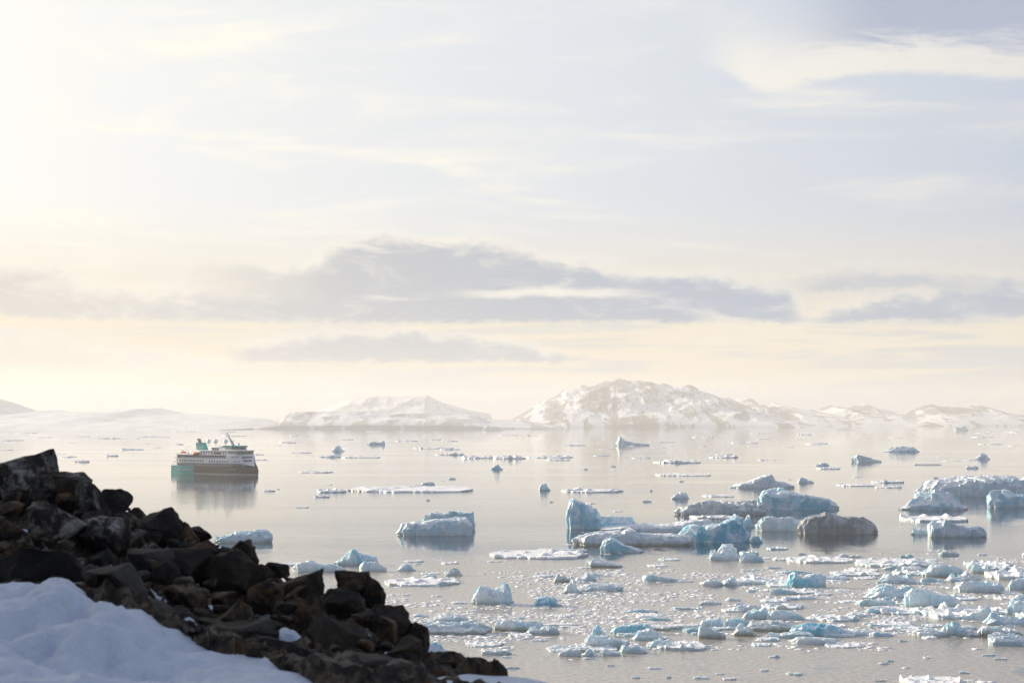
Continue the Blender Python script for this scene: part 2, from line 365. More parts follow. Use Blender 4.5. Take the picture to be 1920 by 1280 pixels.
def near_ground():
    gx = np.concatenate([np.arange(-21, -8, .3), np.arange(-8, 0, .045), np.arange(0, 9.01, .14)]); gy = np.concatenate([np.arange(-4, 11, .3), np.arange(11, 20, .055), np.arange(20, 36.01, .2)])
    X, Y = np.meshgrid(gx, gy); Z = np.concatenate([ground_z(X[k:k + 20], Y[k:k + 20]) for k in range(0, len(gy), 20)])
    Z = Z + (.06 + .12 * np.clip((-1.8 - X) / 1.2, 0, 1)) * fbm(X * 1.3, Y * 1.1, 0.3, 5) + .015 * fbm(X * 5, Y * 5, 1.3, 3)
    rg = np.clip((-1.5 - X) / 1.0, 0, 1) * np.clip((19 - Y) / 3, 0, 1) * np.clip((Y - 13) / 1.2, .25, 1)
    Z = Z - rg * (.13 * np.maximum(0, pn(X * 2.6, Y * 2.0, 5.5) - .05) + .09 * np.maximum(0, pn(X * 5.5, Y * 4.0, 2.5) - .08)) + rg * .03 * fbm(X * 9, Y * 7, 3.1, 3)
    for px, py, d, r, dep in ((40, 1160, 15.6, .22, .16), (135, 1150, 15.9, .15, .14), (60, 1195, 14.7, .3, .1), (210, 1215, 14.6, .5, .14), (150, 1225, 14.2, .35, .08), (100, 1130, 16.4, .3, -.12), (20, 1240, 13.6, .4, .07), (300, 1260, 13.3, .6, .06)):
        c = at(px, py, d); q = ((X - c.x) ** 2 + ((Y - c.y) * .8) ** 2) / r ** 2; Z = Z - dep * np.exp(-q * 1.4)
    n, mm = X.shape; idx = np.arange(n * mm).reshape(n, mm)
    fc = np.stack([idx[:-1, :-1], idx[:-1, 1:], idx[1:, 1:], idx[1:, :-1]], -1).reshape(-1, 4)
    o = mesh_obj('snow_slope', np.stack([X, Y, Z], -1).reshape(-1, 3), fc, M_SNOW, smooth=True)
    return tag(o, 'shaded blue-white snow slope below the dark rocks', None, None, 'structure')
near_ground()
def snow_tongue():
    xs = np.linspace(800, 1120, 60); V = []
    top = [(800, 1272), (830, 1261), (880, 1259), (940, 1262), (1000, 1271), (1060, 1284), (1120, 1302)]
    for j in range(24):
        t = j / 23
        for x in xs:
            y0 = lerp_pts(top, x); p = at(x, y0 + (1350 - y0) * t, 19.2 - 4.4 * t); V.append((p.x, p.y, p.z + .02 * float(pn(p.x * 4, p.y * 3, .7)) - (.9 if j == 0 else 0)))
        if j == 0: first = len(V)
    idx = np.arange(24 * 60).reshape(24, 60); fc = np.stack([idx[:-1, :-1], idx[1:, :-1], idx[1:, 1:], idx[:-1, 1:]], -1).reshape(-1, 4)
    o = mesh_obj('snow_bank', np.array(V), fc, M_SNOW, smooth=True); tag(o, 'thin strip of sunlit snow past the lower end of the rocks', None, None, 'structure')
snow_tongue()
def hillside():
    gx = np.linspace(-170, 150, 81); gy = np.linspace(-160, 260, 106); X, Y = np.meshgrid(gx, gy)
    near = np.maximum(np.maximum(-21 - X, X - 9), np.maximum(-4 - Y, Y - 36)); near = np.maximum(near, 0)
    cx, cy = np.clip(X, -21, 9), np.clip(Y, -4, 36)
    Z = np.concatenate([ground_z(cx[k:k + 10], cy[k:k + 10]) for k in range(0, len(gy), 10)])
    fall = np.where(X > 0, .42, .12) * np.maximum(np.abs(X + 6) - 15, 0) + .40 * np.maximum(Y - 36, 0) + .05 * np.maximum(-4 - Y, 0)
    Z = Z - .5 - fall + np.minimum(near, 30) * .06 * fbm(X / 14, Y / 14, 2.0, 4)
    Z = np.where(near <= 0, Z - .6, Z); Z = np.maximum(Z, -.9)
    n, mm = X.shape; idx = np.arange(n * mm).reshape(n, mm)
    fc = np.stack([idx[:-1, :-1], idx[:-1, 1:], idx[1:, 1:], idx[1:, :-1]], -1).reshape(-1, 4)
    o = mesh_obj('hillside', np.stack([X, Y, Z], -1).reshape(-1, 3), fc, M_ROCK)
    return tag(o, 'dark rocky hillside dropping from the lookout to the sea', None, None, 'structure')
hillside()

# ------------------------------------------------------------ rocks
def rock_mesh(seed, npts=15, sub=3):
    r = random.Random(seed); bm = bmesh.new()
    for _ in range(npts):
        v = Vector((r.gauss(0, 1), r.gauss(0, 1), r.gauss(0, 1))).normalized() * r.uniform(.8, 1.0)
        v = Vector((max(-.8, min(.8, v.x)), max(-.8, min(.8, v.y)), max(-.8, min(.8, v.z))))
        bm.verts.new(v)
    h = bmesh.ops.convex_hull(bm, input=bm.verts)
    bmesh.ops.delete(bm, geom=[g for g in h['geom_interior'] if isinstance(g, bmesh.types.BMVert)], context='VERTS')
    bmesh.ops.dissolve_limit(bm, angle_limit=.22, verts=bm.verts, edges=bm.edges)
    bmesh.ops.bevel(bm, geom=list(bm.edges), offset=.03, segments=1, affect='EDGES', clamp_overlap=True)
    bmesh.ops.triangulate(bm, faces=bm.faces)
    for _ in range(sub - 1):
        bmesh.ops.subdivide_edges(bm, edges=[e for e in bm.edges if e.calc_length() > .16], cuts=1, use_grid_fill=False)
        bmesh.ops.triangulate(bm, faces=bm.faces)
    co = np.array([v.co[:] for v in bm.verts]); d = .16 * (fbm(co[:, 0] * 1.7 + seed, co[:, 1] * 1.7, co[:, 2] * 1.7, 4, True) - .5) + .06 * fbm(co[:, 0] * 2 + seed, co[:, 1] * 2, co[:, 2] * 2, 4) + .03 * fbm(co[:, 0] * 8 + seed, co[:, 1] * 8, co[:, 2] * 8, 2)
    for v, k in zip(bm.verts, d): v.co += v.co.normalized() * float(k)
    me = bpy.data.meshes.new('rock'); bm.to_mesh(me); bm.free(); me.materials.append(M_ROCK)
    me.polygons.foreach_set('use_smooth', [True] * len(me.polygons))
    if hasattr(me, 'set_sharp_from_angle'): me.set_sharp_from_angle(angle=.6)
    return me
ROCK_MESH = [rock_mesh(s) for s in range(14)]
def rock(cx, cy, w, h, label, tint=.2, pale=0.0, roll=0.0, seed=None, dist=None, name='boulder', group='boulders of the dark rock rib'):
    s, b_ = lerp_pts(SKY_L, cx), lerp_pts(SNOW_L, cx)
    t = min(1.15, max(0, (cy - s) / max(b_ - s, 30)))
    d = dist or (d_sky(cx) + (d_snow(cx) - d_sky(cx)) * t)
    p = at(cx, cy, d); k = d / F / 1.55
    r = random.Random(int(cx * 13 + cy * 7))
    me = ROCK_MESH[(seed if seed is not None else r.randrange(14)) % 14]
    o = bpy.data.objects.new(name, me); COL.objects.link(o)
    o.location = p; o.scale = (w * k, (w + h) * .5 * k, h * k)
    o.rotation_euler = (r.uniform(-.3, .3), roll, r.uniform(0, 6.28))
    # keep the size seen from the front when turned: scale is applied before the turn, so mix the widths
    o.scale = ((w * .85 + h * .15) * k, (w * .85 + h * .15) * k, h * k)
    o.color = (tint, pale, 0, 1)
    return tag(o, label, 'rock', group)
R = rock
# skyline, from left to right
R(38, 905, 150, 150, 'tall pointed boulder at the top left of the rock rib, pale lichen on its face', .15, .9, .35, 1)
R(-20, 900, 110, 120, 'pale-streaked boulder cut by the left edge of the picture', .2, 1, .2, 2)
R(112, 925, 130, 80, 'slanting slab leaning on the tall pointed boulder', .3, .7, .5, 3)
R(160, 950, 90, 110, 'grey-faced upright boulder next below the slanting slab on the skyline', .1, .8, .1, 4)
R(212, 955, 76, 80, 'rounded dark boulder with a flat top on the upper skyline', .1, .1, .1, 5)
R(258, 985, 50, 70, 'narrow dark rock wedged behind the flat-topped skyline boulder', .4, .1, .3, 6)
R(300, 1000, 86, 95, 'big squarish black boulder standing up in the middle of the skyline', .1, 0, .05, 7)
R(345, 1010, 50, 60, 'brownish rock leaning on the right side of the squarish black boulder', .7, 0, .3, 8)
R(373, 1005, 54, 36, 'low domed rock on the skyline just right of the squarish black boulder', .2, 0, .1, 9)
R(440, 1030, 80, 62, 'sharp-crested rock on the skyline below the ship', .2, 0, .45, 10)
R(462, 1052, 44, 52, 'small blunt rock at the right foot of the sharp-crested rock', .3, 0, .2, 11)
R(520, 1068, 44, 40, 'little pointed black rock on the skyline in front of the near floes', .0, 0, .2, 12)
R(492, 1075, 40, 36, 'small dark rock left of the little pointed skyline rock', .2, 0, .1, 13)
R(565, 1105, 100, 80, 'wide dark boulder left of the highest rock of the lower rib', .3, 0, .2, 0)
R(658, 1095, 76, 70, 'peaked brown-topped boulder, highest rock of the lower rib', .8, 0, .4, 1)
R(697, 1118, 44, 74, 'rounded upright rock on the right shoulder of the brown-topped boulder', .4, 0, .1, 5)
R(725, 1170, 88, 70, 'dark boulder stepping down the rib below the upright rock', .2, 0, .4, 3)
R(775, 1205, 70, 80, 'steep dark rock near the lower end of the rib', .2, 0, .5, 4)
R(850, 1245, 120, 46, 'long low brown rock that ends the rib at the right', .7, 0, .25, 8)
R(905, 1262, 50, 22, 'small flat tip of rock farthest right on the rib', .3, 0, .2, 9)
# faces below the skyline
R(105, 985, 120, 90, 'broken brown rock with white droppings under the upper skyline', .6, .9, .2, 6)
R(30, 1000, 110, 90, 'brown rubble boulder at the left edge halfway down the rib', .7, .7, .1, 10)
R(195, 1010, 110, 100, 'dark boulder crusted with white frost below the flat-topped boulder', .2, .9, .2, 11)
R(238, 990, 60, 70, 'tan-edged rock beside the frosted boulder', .7, .4, .3, 12)
R(285, 1055, 100, 90, 'black boulder right under the squarish skyline boulder', .05, 0, .1, 2)
R(355, 1065, 110, 90, 'wide black faceted boulder below the domed rock', .05, 0, .2, 13)
R(432, 1078, 106, 96, 'large black boulder with a sunlit ridge under the sharp-crested rock', .15, 0, .25, 7)
R(70, 1085, 190, 90, 'great black boulder with a sunlit crest above the dimpled snow', .0, 0, .2, 0)
R(205, 1100, 160, 110, 'great black pyramid-shaped boulder at the top of the snow tongue', .0, 0, .35, 1)
R(270, 1150, 120, 60, 'low black boulder at the lower end of the pyramid boulder', .0, 0, .4, 5)
R(335, 1165, 70, 34, 'small black rock between the low boulder and a snow scrap', .0, 0, .2, 9)
R(430, 1200, 190, 64, 'long black slab of rock along the edge of the smooth snow', .1, 0, .35, 3)
R(540, 1235, 190, 66, 'second long black slab along the snow edge, lower down', .05, 0, .25, 4)
R(660, 1262, 190, 60, 'black slab at the bottom edge of the picture right of the snow', .0, 0, .25, 13)
R(765, 1262, 120, 60, 'black rock at the bottom edge left of the small sunlit snow patch', .0, 0, .2, 2)
R(562, 1148, 84, 70, 'blue-grey boulder with an orange sunlit edge in the lower rib', .5, 0, .45, 10)
R(640, 1135, 100, 60, 'dark boulder below the brown-topped boulder', .2, 0, .1, 11)
R(712, 1180, 70, 72, 'reddish-edged boulder near a small scrap of snow', .6, 0, .3, 12)
R(500, 1120, 80, 70, 'rust-brown boulder in the hollow of the lower rib', .8, 0, .1, 6)
R(630, 1195, 120, 60, 'dark sloping boulder in the middle of the lower rib', .2, 0, .4, 8)
R(760, 1225, 80, 60, 'dark cracked boulder under the steep rock near the rib end', .3, 0, .3, 7)
R(350, 1120, 80, 60, 'olive-brown rock in the rubble hollow', .7, .3, .2, 12)
R(430, 1150, 90, 50, 'brown slab lying in the rubble hollow', .7, .2, .3, 10)
for k in range(230):                       # smaller stones packed between the boulders
    x = random.uniform(-30, 830); s, b_ = lerp_pts(SKY_L, x), lerp_pts(SNOW_L, x)
    t = random.uniform(.04, .97); y = s + 10 + (b_ - s - 10) * t; w = 14 + 44 * random.random() ** 1.6
    R(x, y, w, w * random.uniform(.35, .95), 'smaller dark stone packed between the boulders of the rock rib', random.random() ** 1.5, random.random() ** 2 * (1 if x < 300 else .4), random.uniform(-.5, .5), name='stone', group='stones between the boulders')
# rubble too small to count, and scraps of snow between the rocks
def rubble():
    V, Fc = [], []; rs = np.random.RandomState(5)
    for _ in range(5200):
        x = rs.uniform(-200, 930); s, b_ = lerp_pts(SKY_L, x), lerp_pts(SNOW_L, x); t = rs.uniform(.05, .97)
        d = d_sky(x) + (d_snow(x) - d_sky(x)) * t; p = at(x, s + (b_ - s) * t, d)
        gz = float(ground_z(p.x, p.y)); r = rs.uniform(.02, .085); base = len(V)
        A = rs.normal(size=(3, 3)); A, _q = np.linalg.qr(A)
        for c in ((1, 0, 0), (-1, 0, 0), (0, 1, 0), (0, -1, 0), (0, 0, .6), (0, 0, -.6)):
            q = A @ (np.array(c) * rs.uniform(.6, 1.2) * r); V.append((p.x + q[0], p.y + q[1], gz + .03 + q[2]))
        for f in ((0, 2, 4), (2, 1, 4), (1, 3, 4), (3, 0, 4), (2, 0, 5), (1, 2, 5), (3, 1, 5), (0, 3, 5)): Fc.append(tuple(base + i for i in f))
    o = mesh_obj('rubble', V, Fc, M_ROCK); o.color = (.5, .35, 0, 1)
    tag(o, 'loose dark rubble filling the gaps between the boulders', 'rubble', None, 'stuff')
rubble()
def earth():                               # dark scree bed the boulders lie in
    xs = np.linspace(-1460, 960, 290); ts = np.linspace(-.05, .985, 50); V = []
    for t in ts:
        for x in xs:
            s, b_ = lerp_pts(SKY_L, x), lerp_pts(SNOW_L, x); d = d_sky(x) + (d_snow(x) - d_sky(x)) * t
            p = at(x, s + (b_ - s) * t, d); V.append((p.x, p.y, 0))
    V = np.array(V); V[:, 2] = ground_z(V[:, 0], V[:, 1]) + .05 + .20 * fbm(V[:, 0] * 1.6, V[:, 1] * 1.6, 4.4, 5) + .16 * (fbm(V[:, 0] * 3.1, V[:, 1] * 3.1, 1.4, 4, True) - .5)
    n, mm = 50, 290; V = V.reshape(n, mm, 3); V[-1, :, 2] -= .2; V[0, :, 2] -= .5; V[:, 0, 2] -= .3; V[:, -1, 2] -= .3
    idx = np.arange(n * mm).reshape(n, mm); fc = np.stack([idx[:-1, :-1], idx[1:, :-1], idx[1:, 1:], idx[:-1, 1:]], -1).reshape(-1, 4)
    o = mesh_obj('scree', V.reshape(-1, 3), fc, M_ROCK); o.color = (.55, .3, 0, 1)
    tag(o, 'dark scree bed of the rock rib', None, None, 'structure')
earth()
for px, py, w, h, lab in ((350, 1163, 42, 24, 'scrap of snow between black rocks above the smooth snow edge'), (443, 1171, 20, 14, 'tiny scrap of snow right of the larger scrap'),
                          (536, 1182, 48, 22, 'tilted scrap of snow in the middle of the lower rib'), (688, 1189, 20, 12, 'small scrap of snow beside the reddish-edged boulder')):
    s, b_ = lerp_pts(SKY_L, px), lerp_pts(SNOW_L, px); t = (py - s) / (b_ - s); d = d_sky(px) + (d_snow(px) - d_sky(px)) * min(t, 1.1) - .35
    p = at(px, py, d); k = d / F; n = 14; V = []; Fc = []
    for j in range(5):
        for i in range(n):
            a = i / n * 6.2832; rr = (1 - j / 5) * (1 + .22 * math.sin(a * 3 + px) + .1 * math.sin(a * 5))
            V.append((math.cos(a) * rr * w * k * .5, math.sin(a) * rr * w * k * .3, -.05 + .05 * math.sin(min(1, j / 3) * 1.57) + math.sin(a) * rr * h * k * .45))
    for j in range(4):
        for i in range(n): Fc.append((j * n + i, j * n + (i + 1) % n, (j + 1) * n + (i + 1) % n, (j + 1) * n + i))
    Fc.append(tuple(4 * n + i for i in range(n)))
    o = mesh_obj('snow_scrap', V, Fc, M_SNOW, smooth=True); o.location = p; tag(o, lab, 'snow', 'scraps of snow among the rocks')

# ------------------------------------------------------------ ice
def ice(kind, x0, x1, ytop, ybase, label, blue=.15, dirt=0.0, alg=.3, seed=None, cat=None, depth=None, group=None, name=None, rough=1.0):
    """a piece of ice whose waterline front is seen at ybase and whose width spans x0..x1"""
    c = on_sea((x0 + x1) / 2, ybase); D = c.y; k = D / F                      # metres per photo pixel there
    w = (x1 - x0) * k; el = (ybase - 788) / F
    if kind == 'slab' and group and (group.startswith('far') or group.startswith('small floes')): kind = 'flat'; knob = .4
    else: knob = .25
    flat = kind == 'flat'
    if flat:
        th = max(.2, min(.8, (ybase - ytop) * k * .2)); dep = depth or max(w * .25, min(w * 1.3, ((ybase - ytop) * k - th) / max(el, .008))); H = th
    else:
        dep = depth or w * .48
        H = max(.3, ((ybase - ytop) * k - dep * el * .6) * (.95 if ybase < 1060 else .8))
    seed = seed if seed is not None else (x0 * 3.7 + ybase * 1.3) % 251
    nu = int(max(11, min(96, (x1 - x0) * .6))); nv = int(max(7, min(60, nu * (.8 if flat else .6))))
    g1 = np.linspace(-1, 1, nu); g2 = np.linspace(-1, 1, nv); U, Vv = np.meshgrid(g1, g2)
    ring = np.maximum(np.abs(U), np.abs(Vv))
    eu = 2 / (nu - 1); lim = max(1 - 2 * eu, .5)
    rr = np.clip(ring / lim, 0, 1)                                            # 1 at the top of the wall
    sx = U / np.maximum(ring, 1e-6); sy = Vv / np.maximum(ring, 1e-6)
    px_, py_ = sx * np.sqrt(1 - sy * sy / 2), sy * np.sqrt(1 - sx * sx / 2)     # square to disc
    sq = .35                                                                   # keep corners a little
    px_, py_ = px_ * (1 - sq) + sx * sq * .86, py_ * (1 - sq) + sy * sq * .86
    th_ = np.arctan2(py_, px_)
    out = 1 + .16 * rough * fbm(np.cos(th_) * 1.4 + seed, np.sin(th_) * 1.4, seed * .7, 4) + .05 * rough * fbm(np.cos(th_) * 6 + seed, np.sin(th_) * 6, 2.2, 3)
    Xn, Yn = px_ * rr * out, py_ * rr * out
    Xn = Xn / max(abs(Xn.min()), abs(Xn.max()))
    def pr(pts): return np.interp(Xn, [p[0] for p in pts], [p[1] for p in pts])
    if isinstance(kind, list):
        pts = [((a - (x0 + x1) / 2) / ((x1 - x0) / 2), max(.08, (ybase - b) / (ybase - ytop))) for a, b in kind]
        P = pr(pts); eh = .45
    elif kind == 'flat': P = np.ones_like(Xn); eh = 1.0
    elif kind == 'slab': P = pr([(-1, .75), (-.3, 1), (.5, .92), (1, .7)]); eh = .8
    elif kind == 'block': P = pr([(-1, .8), (-.6, 1), (.3, .95), (1, .72)]); eh = .72
    elif kind == 'dome': P = pr([(-1, .3), (-.5, .82), (0, 1), (.4, .9), (1, .3)]); eh = .4
    elif kind == 'tooth': P = pr([(-1, .25), (-.3, .75), (-.05, 1), (.15, .95), (.5, .5), (1, .3)]); eh = .4
    elif kind == 'wedgeL': P = pr([(-1, .8), (-.75, 1), (0, .62), (1, .22)]); eh = .65
    elif kind == 'wedgeR': P = pr([(1, .8), (.75, 1), (0, .62), (-1, .22)]); eh = .65
    else:
        rg = random.Random(seed); P = pr([(-1, .3)] + [(q, rg.uniform(.45, 1)) for q in (-.7, -.4, -.1, .2, .5, .8)] + [(1, .3)]); P = P / P.max(); eh = .4   # lump
    rg2 = random.Random(int(seed * 977) + 5); named = isinstance(kind, str)
    if not flat and named and kind not in ('dome', 'tooth'):
        tl = rg2.choice([.2, .1, 0, -.1, -.2]); tx = rg2.uniform(-.3, .3); P0 = P.max()
        P = P * np.clip(.75 + tl * Yn + tx * Xn, .15, 1.3); P = P * P0 / P.max()
    Xm, Ym = Xn * w / 2, Yn * dep / 2
    # broken plates: every cell of the piece has its own level and tilt
    nc = int(np.clip((x1 - x0) / 3.5, 6, 44)) if not flat else int(np.clip((x1 - x0) / 10, 4, 18))
    cx_ = np.array([rg2.uniform(-1, 1) for _ in range(nc)]); cy_ = np.array([rg2.uniform(-1, 1) for _ in range(nc)])
    lv = np.array([rg2.uniform(-1, .6) for _ in range(nc)]); gx_ = np.array([rg2.uniform(-1, 1) for _ in range(nc)]); gy_ = np.array([rg2.uniform(-.8, .8) for _ in range(nc)])
    wob = .16 * fbm(Xn * 2.2 + seed, Yn * 2.2, 1.1, 3)
    d_ = (Xn[..., None] + wob[..., None] - cx_) ** 2 + ((Yn[..., None] - wob[..., None] - cy_) * .8) ** 2
    ci = d_.argmin(-1); plate = lv[ci] + 1.3 * (gx_[ci] * (Xn - cx_[ci]) + gy_[ci] * (Yn - cy_[ci]))
    if flat:
        Z = H * (1 + .22 * plate * (rr < .99) + .35 * np.maximum(0, fbm(Xm / max(w, 1) * 9 + seed, Ym / max(dep, 1) * 9, seed, 4)))
        hump = np.maximum(0, pn(Xm / w * 6 + seed * 3, Ym / dep * 5, 9.1) - .2 + .12 * plate) * (1.8 * H + knob * (ybase - ytop) * k * 1.4)
        Z = np.maximum(Z + hump * (rr < .98), .1)
    else:
        wf = {'dome': .55, 'tooth': .7, 'lump': .28}.get(kind if named else '', .14)
        wv_ = np.clip(fbm(np.cos(th_) * 1.9 + seed * 2, np.sin(th_) * 1.9, 4.2, 3), -.6, .6)
        wall = np.clip((1 - rr) / np.maximum(wf * (1 + wv_), .03), 0, 1)
        eh = np.clip({'dome': .2, 'tooth': .2, 'lump': .28}.get(kind if named else '', .5) * (1 + 1.2 * wv_), .08, .95)
        amp = {'lump': .46, 'tooth': .2, 'dome': .16, 'slab': .32, 'block': .22, 'wedgeL': .2, 'wedgeR': .2}.get(kind if named else '', .11) * rough
        n1 = (fbm(Xm / H * .7 + seed, Ym / H * .7, seed * .3, 4, True) - .5) * .18 * rough
        n2 = fbm(Xm / H * 3.0 + seed, Ym / H * 3.0, seed * .9, 3) * .07
        Z = H * P * (eh + (1 - eh) * wall) * np.clip(1 + amp * plate + n1 + n2, .25, 1.35)
        Z = np.clip(Z, .08 * H, 1.12 * H)
        jj = H * .10 * rough
        Xm, Ym = Xm + fbm(Xm / H * 2 + 31, Ym / H * 2, Z / H * 2 + seed, 3) * jj, Ym + fbm(Xm / H * 2 + 77, Ym / H * 2, Z / H * 2 + seed, 3) * jj
    # outer rings: waterline notch, then below water
    k1 = (ring > lim + 1e-6) & (ring < 1 - 1e-6); k2 = ring >= 1 - 1e-6
    cut = min(.03 * w, .25 * H) / max(w, dep)
    Xm = np.where(k1, Xm * (1 - cut), np.where(k2, Xm * (1 - cut * .6), Xm)); Ym = np.where(k1, Ym * (1 - cut), np.where(k2, Ym * (1 - cut * .6), Ym))
    Z = np.where(k1, np.minimum(Z * .22, .6), np.where(k2, -.6, Z))
    idx = np.arange(nu * nv).reshape(nv, nu)
    fc = np.stack([idx[:-1, :-1], idx[:-1, 1:], idx[1:, 1:], idx[1:, :-1]], -1).reshape(-1, 4)
    big = (ybase - ytop) * k > 2.2 and not flat
    o = mesh_obj(name or ('ice_floe' if flat else 'iceberg' if big else 'ice_block'), np.stack([Xm, Ym, Z], -1).reshape(-1, 3), fc, M_ICE)
    q = on_sea((x0 + x1) / 2, ybase); o.location = (q.x * (1 + dep * .5 / D), D + dep * .5, 0)
    o.color = (blue, dirt, alg, 1)
    return tag(o, label, cat or ('ice floe' if flat else 'iceberg' if big else 'ice block'), group or ('flat ice floes' if flat else 'drifting icebergs and ice blocks'))
I = ice
# --- middle distance, the large ones
I([(1050, 968), (1058, 952), (1064, 937), (1075, 937), (1092, 943), (1108, 950), (1112, 956), (1118, 953), (1124, 970), (1136, 970), (1146, 967), (1152, 971), (1165, 968), (1182, 967), (1190, 973), (1196, 982)], 1050, 1196, 936, 992,
  'tall blue iceberg with an upright slanted block on its left end', .55, 0, .2)
I([(1120, 991), (1190, 984), (1260, 983), (1300, 975), (1340, 970), (1352, 980)], 1118, 1354, 969, 996, 'long low white berg behind the big tabular slab', .15, 0, .1)
I([(1068, 1006), (1120, 998), (1190, 991), (1196, 1000), (1250, 1001), (1313, 1001)], 1068, 1314, 990, 1023, 'long tabular ice slab with a muddy right end beside the turquoise berg', .12, .12, .9, depth=17)
I([(1272, 992), (1290, 985), (1320, 987), (1345, 980), (1362, 976), (1378, 967), (1390, 969), (1396, 985), (1412, 996)], 1272, 1414, 966, 1017, 'vivid turquoise jagged iceberg at the right end of the tabular slab', 1.0, 0, 0, rough=1.3)
I('tooth', 1390, 1415, 963, 988, 'pale spire of ice standing behind the turquoise iceberg', .4)
I('dome', 1405, 1430, 1003, 1017, 'small blue ice lump just right of the turquoise iceberg', .8)
I('wedgeR', 1007, 1106, 1008, 1034, 'smooth lavender tilted ice slab behind the long flat floe', .2)
I('flat', 915, 1108, 1029, 1048, 'long flat white floe with a crumbly left end in front of the lavender slab', .05)
I([(1124, 1029), (1131, 1011), (1145, 1006), (1156, 1009), (1166, 1019), (1190, 1027), (1209, 1032)], 1124, 1209, 1005, 1036, 'fin-shaped blue iceberg in front of the tabular slab', .5)
I('wedgeL', 1097, 1171, 1042, 1064, 'dark-bottomed tilted ice block below the fin-shaped iceberg', .1, .2, 1)
I([(1372, 909), (1400, 904), (1425, 893), (1445, 887), (1452, 901), (1470, 904), (1492, 911)], 1372, 1494, 886, 915, 'white iceberg with a single peak right of centre', .15)
I('lump', 1494, 1526, 895, 905, 'small lumpy ice block right behind the single-peaked iceberg', .2)
I([(1413, 919), (1425, 918), (1470, 916), (1500, 925), (1550, 933), (1575, 946)], 1412, 1576, 915, 955, 'big sloping berg with turquoise ice along its waterline', .6, 0, 0)
I('slab', 1262, 1442, 938, 966, 'rough dirty slab berg left of the big sloping berg', .1, .45, .5, rough=1.5)
I('flat', 1292, 1382, 960, 973, 'narrow white floe lying before the rough dirty slab', .1)
I('block', 1414, 1512, 967, 995, 'clean white block berg touching the left end of the dirty brown berg', .15, .02, .3)
I([(1492, 988), (1505, 975), (1530, 964), (1545, 960), (1580, 968), (1620, 968), (1635, 976), (1647, 991)], 1492, 1647, 959, 1001, 'dirty grey-brown iceberg mirrored darkly in the water', .0, 1.0, .3)
I([(1706, 916), (1730, 905), (1760, 900), (1800, 896), (1850, 893), (1880, 896), (1908, 893), (1940, 899), (1980, 915)], 1706, 1984, 892, 931, 'long hummocky white iceberg at the right edge', .15, 0, .4, rough=1.5)
I('dome', 1684, 1818, 917, 956, 'smooth rounded iceberg in front of the long hummocky one', .3)
I('slab', 1849, 1950, 919, 951, 'lumpy blue-white berg at the right edge below the hummocky iceberg', .35)
I('flat', 1688, 1822, 961, 978, 'flat floe below the smooth rounded iceberg', .1)
I([(1735, 985), (1742, 973), (1750, 973), (1758, 980), (1765, 972), (1790, 980), (1812, 988), (1835, 984), (1848, 996)], 1733, 1849, 971, 1007, 'sculpted berg with a worn hollow near the right side', .3, .05, .5, rough=1.4)
I('lump', 1708, 1740, 987, 1002, 'low lumpy block at the left foot of the sculpted berg', .2)
I([(742, 992), (752, 982), (800, 975), (850, 972), (880, 968), (892, 975)], 742, 892, 962, 1004, 'broad smooth white berg standing alone, lower slab', .2, 0, .3)
I([(792, 968), (805, 960), (830, 960), (850, 957), (872, 960), (886, 957), (892, 972)], 790, 892, 955, 992, 'jagged upper block riding on the broad lone berg', .35, 0, 0, depth=8)
I('lump', 625, 713, 1028, 1059, 'scalloped blue berg near the rock skyline', .55, 0, .4, rough=1.2)
I('block', 673, 725, 1044, 1071, 'square white ice block in front of the scalloped blue berg', .15)
I('slab', 545, 650, 1046, 1072, 'low snowy berg behind the little pointed rock', .2)
I('wedgeR', 500, 582, 1037, 1060, 'smooth sloping berg just above the rocks', .2)
I('slab', 400, 512, 993, 1017, 'greenish-edged low berg peeping over the rocks', .35, 0, .6)
I('dome', 742, 780, 1054, 1070, 'small rounded blue berg on open water near the skim ice', .7)
I('dome', 834, 868, 1062, 1079, 'small grey rounded ice block at the edge of the skim ice', .3, .5)
I('flat', 718, 866, 1082, 1099, 'snow-strewn flat floe right of the rock rib', .05)
I('lump', 879, 968, 1084, 1133, 'tall heap of rounded ice lumps with a dark mirror image', .3, .05, .5, rough=1.4)
I('dome', 995, 1056, 1113, 1136, 'sky-blue rounded ice block', .75)
I('lump', 1037, 1080, 1065, 1092, 'rounded block with a brown waterline, left of a pair', .1, .25, .9)
I('lump', 1076, 1119, 1069, 1090, 'whiter block of the pair with the brown-edged block', .2)
I('tooth', 1054, 1093, 1082, 1112, 'pointed tooth-shaped ice block', .1, .1, .5)
I('slab', 1093, 1169, 1091, 1108, 'low knobbly slab right of the tooth-shaped block', .2)
I('flat', 998, 1037, 1072, 1082, 'small bluish floe left of the brown-edged block', .5)
I('wedgeL', 1203, 1276, 1071, 1090, 'low block sloping to the right on open water', .2)
I('slab', 1308, 1356, 1084, 1098, 'low ice bar left of a small peaked lump', .2)
I('tooth', 1352, 1393, 1073, 1097, 'small peaked ice lump in the brash', .2)
I('slab', 1309, 1353, 1122, 1133, 'small rectangular ice bar alone in the brash', .2)
I('lump', 1325, 1390, 1021, 1050, 'lumpy white berg with two knobs below the turquoise iceberg', .2)
I('flat', 1386, 1424, 1025, 1039, 'small round floe touching the two-knobbed berg', .1)
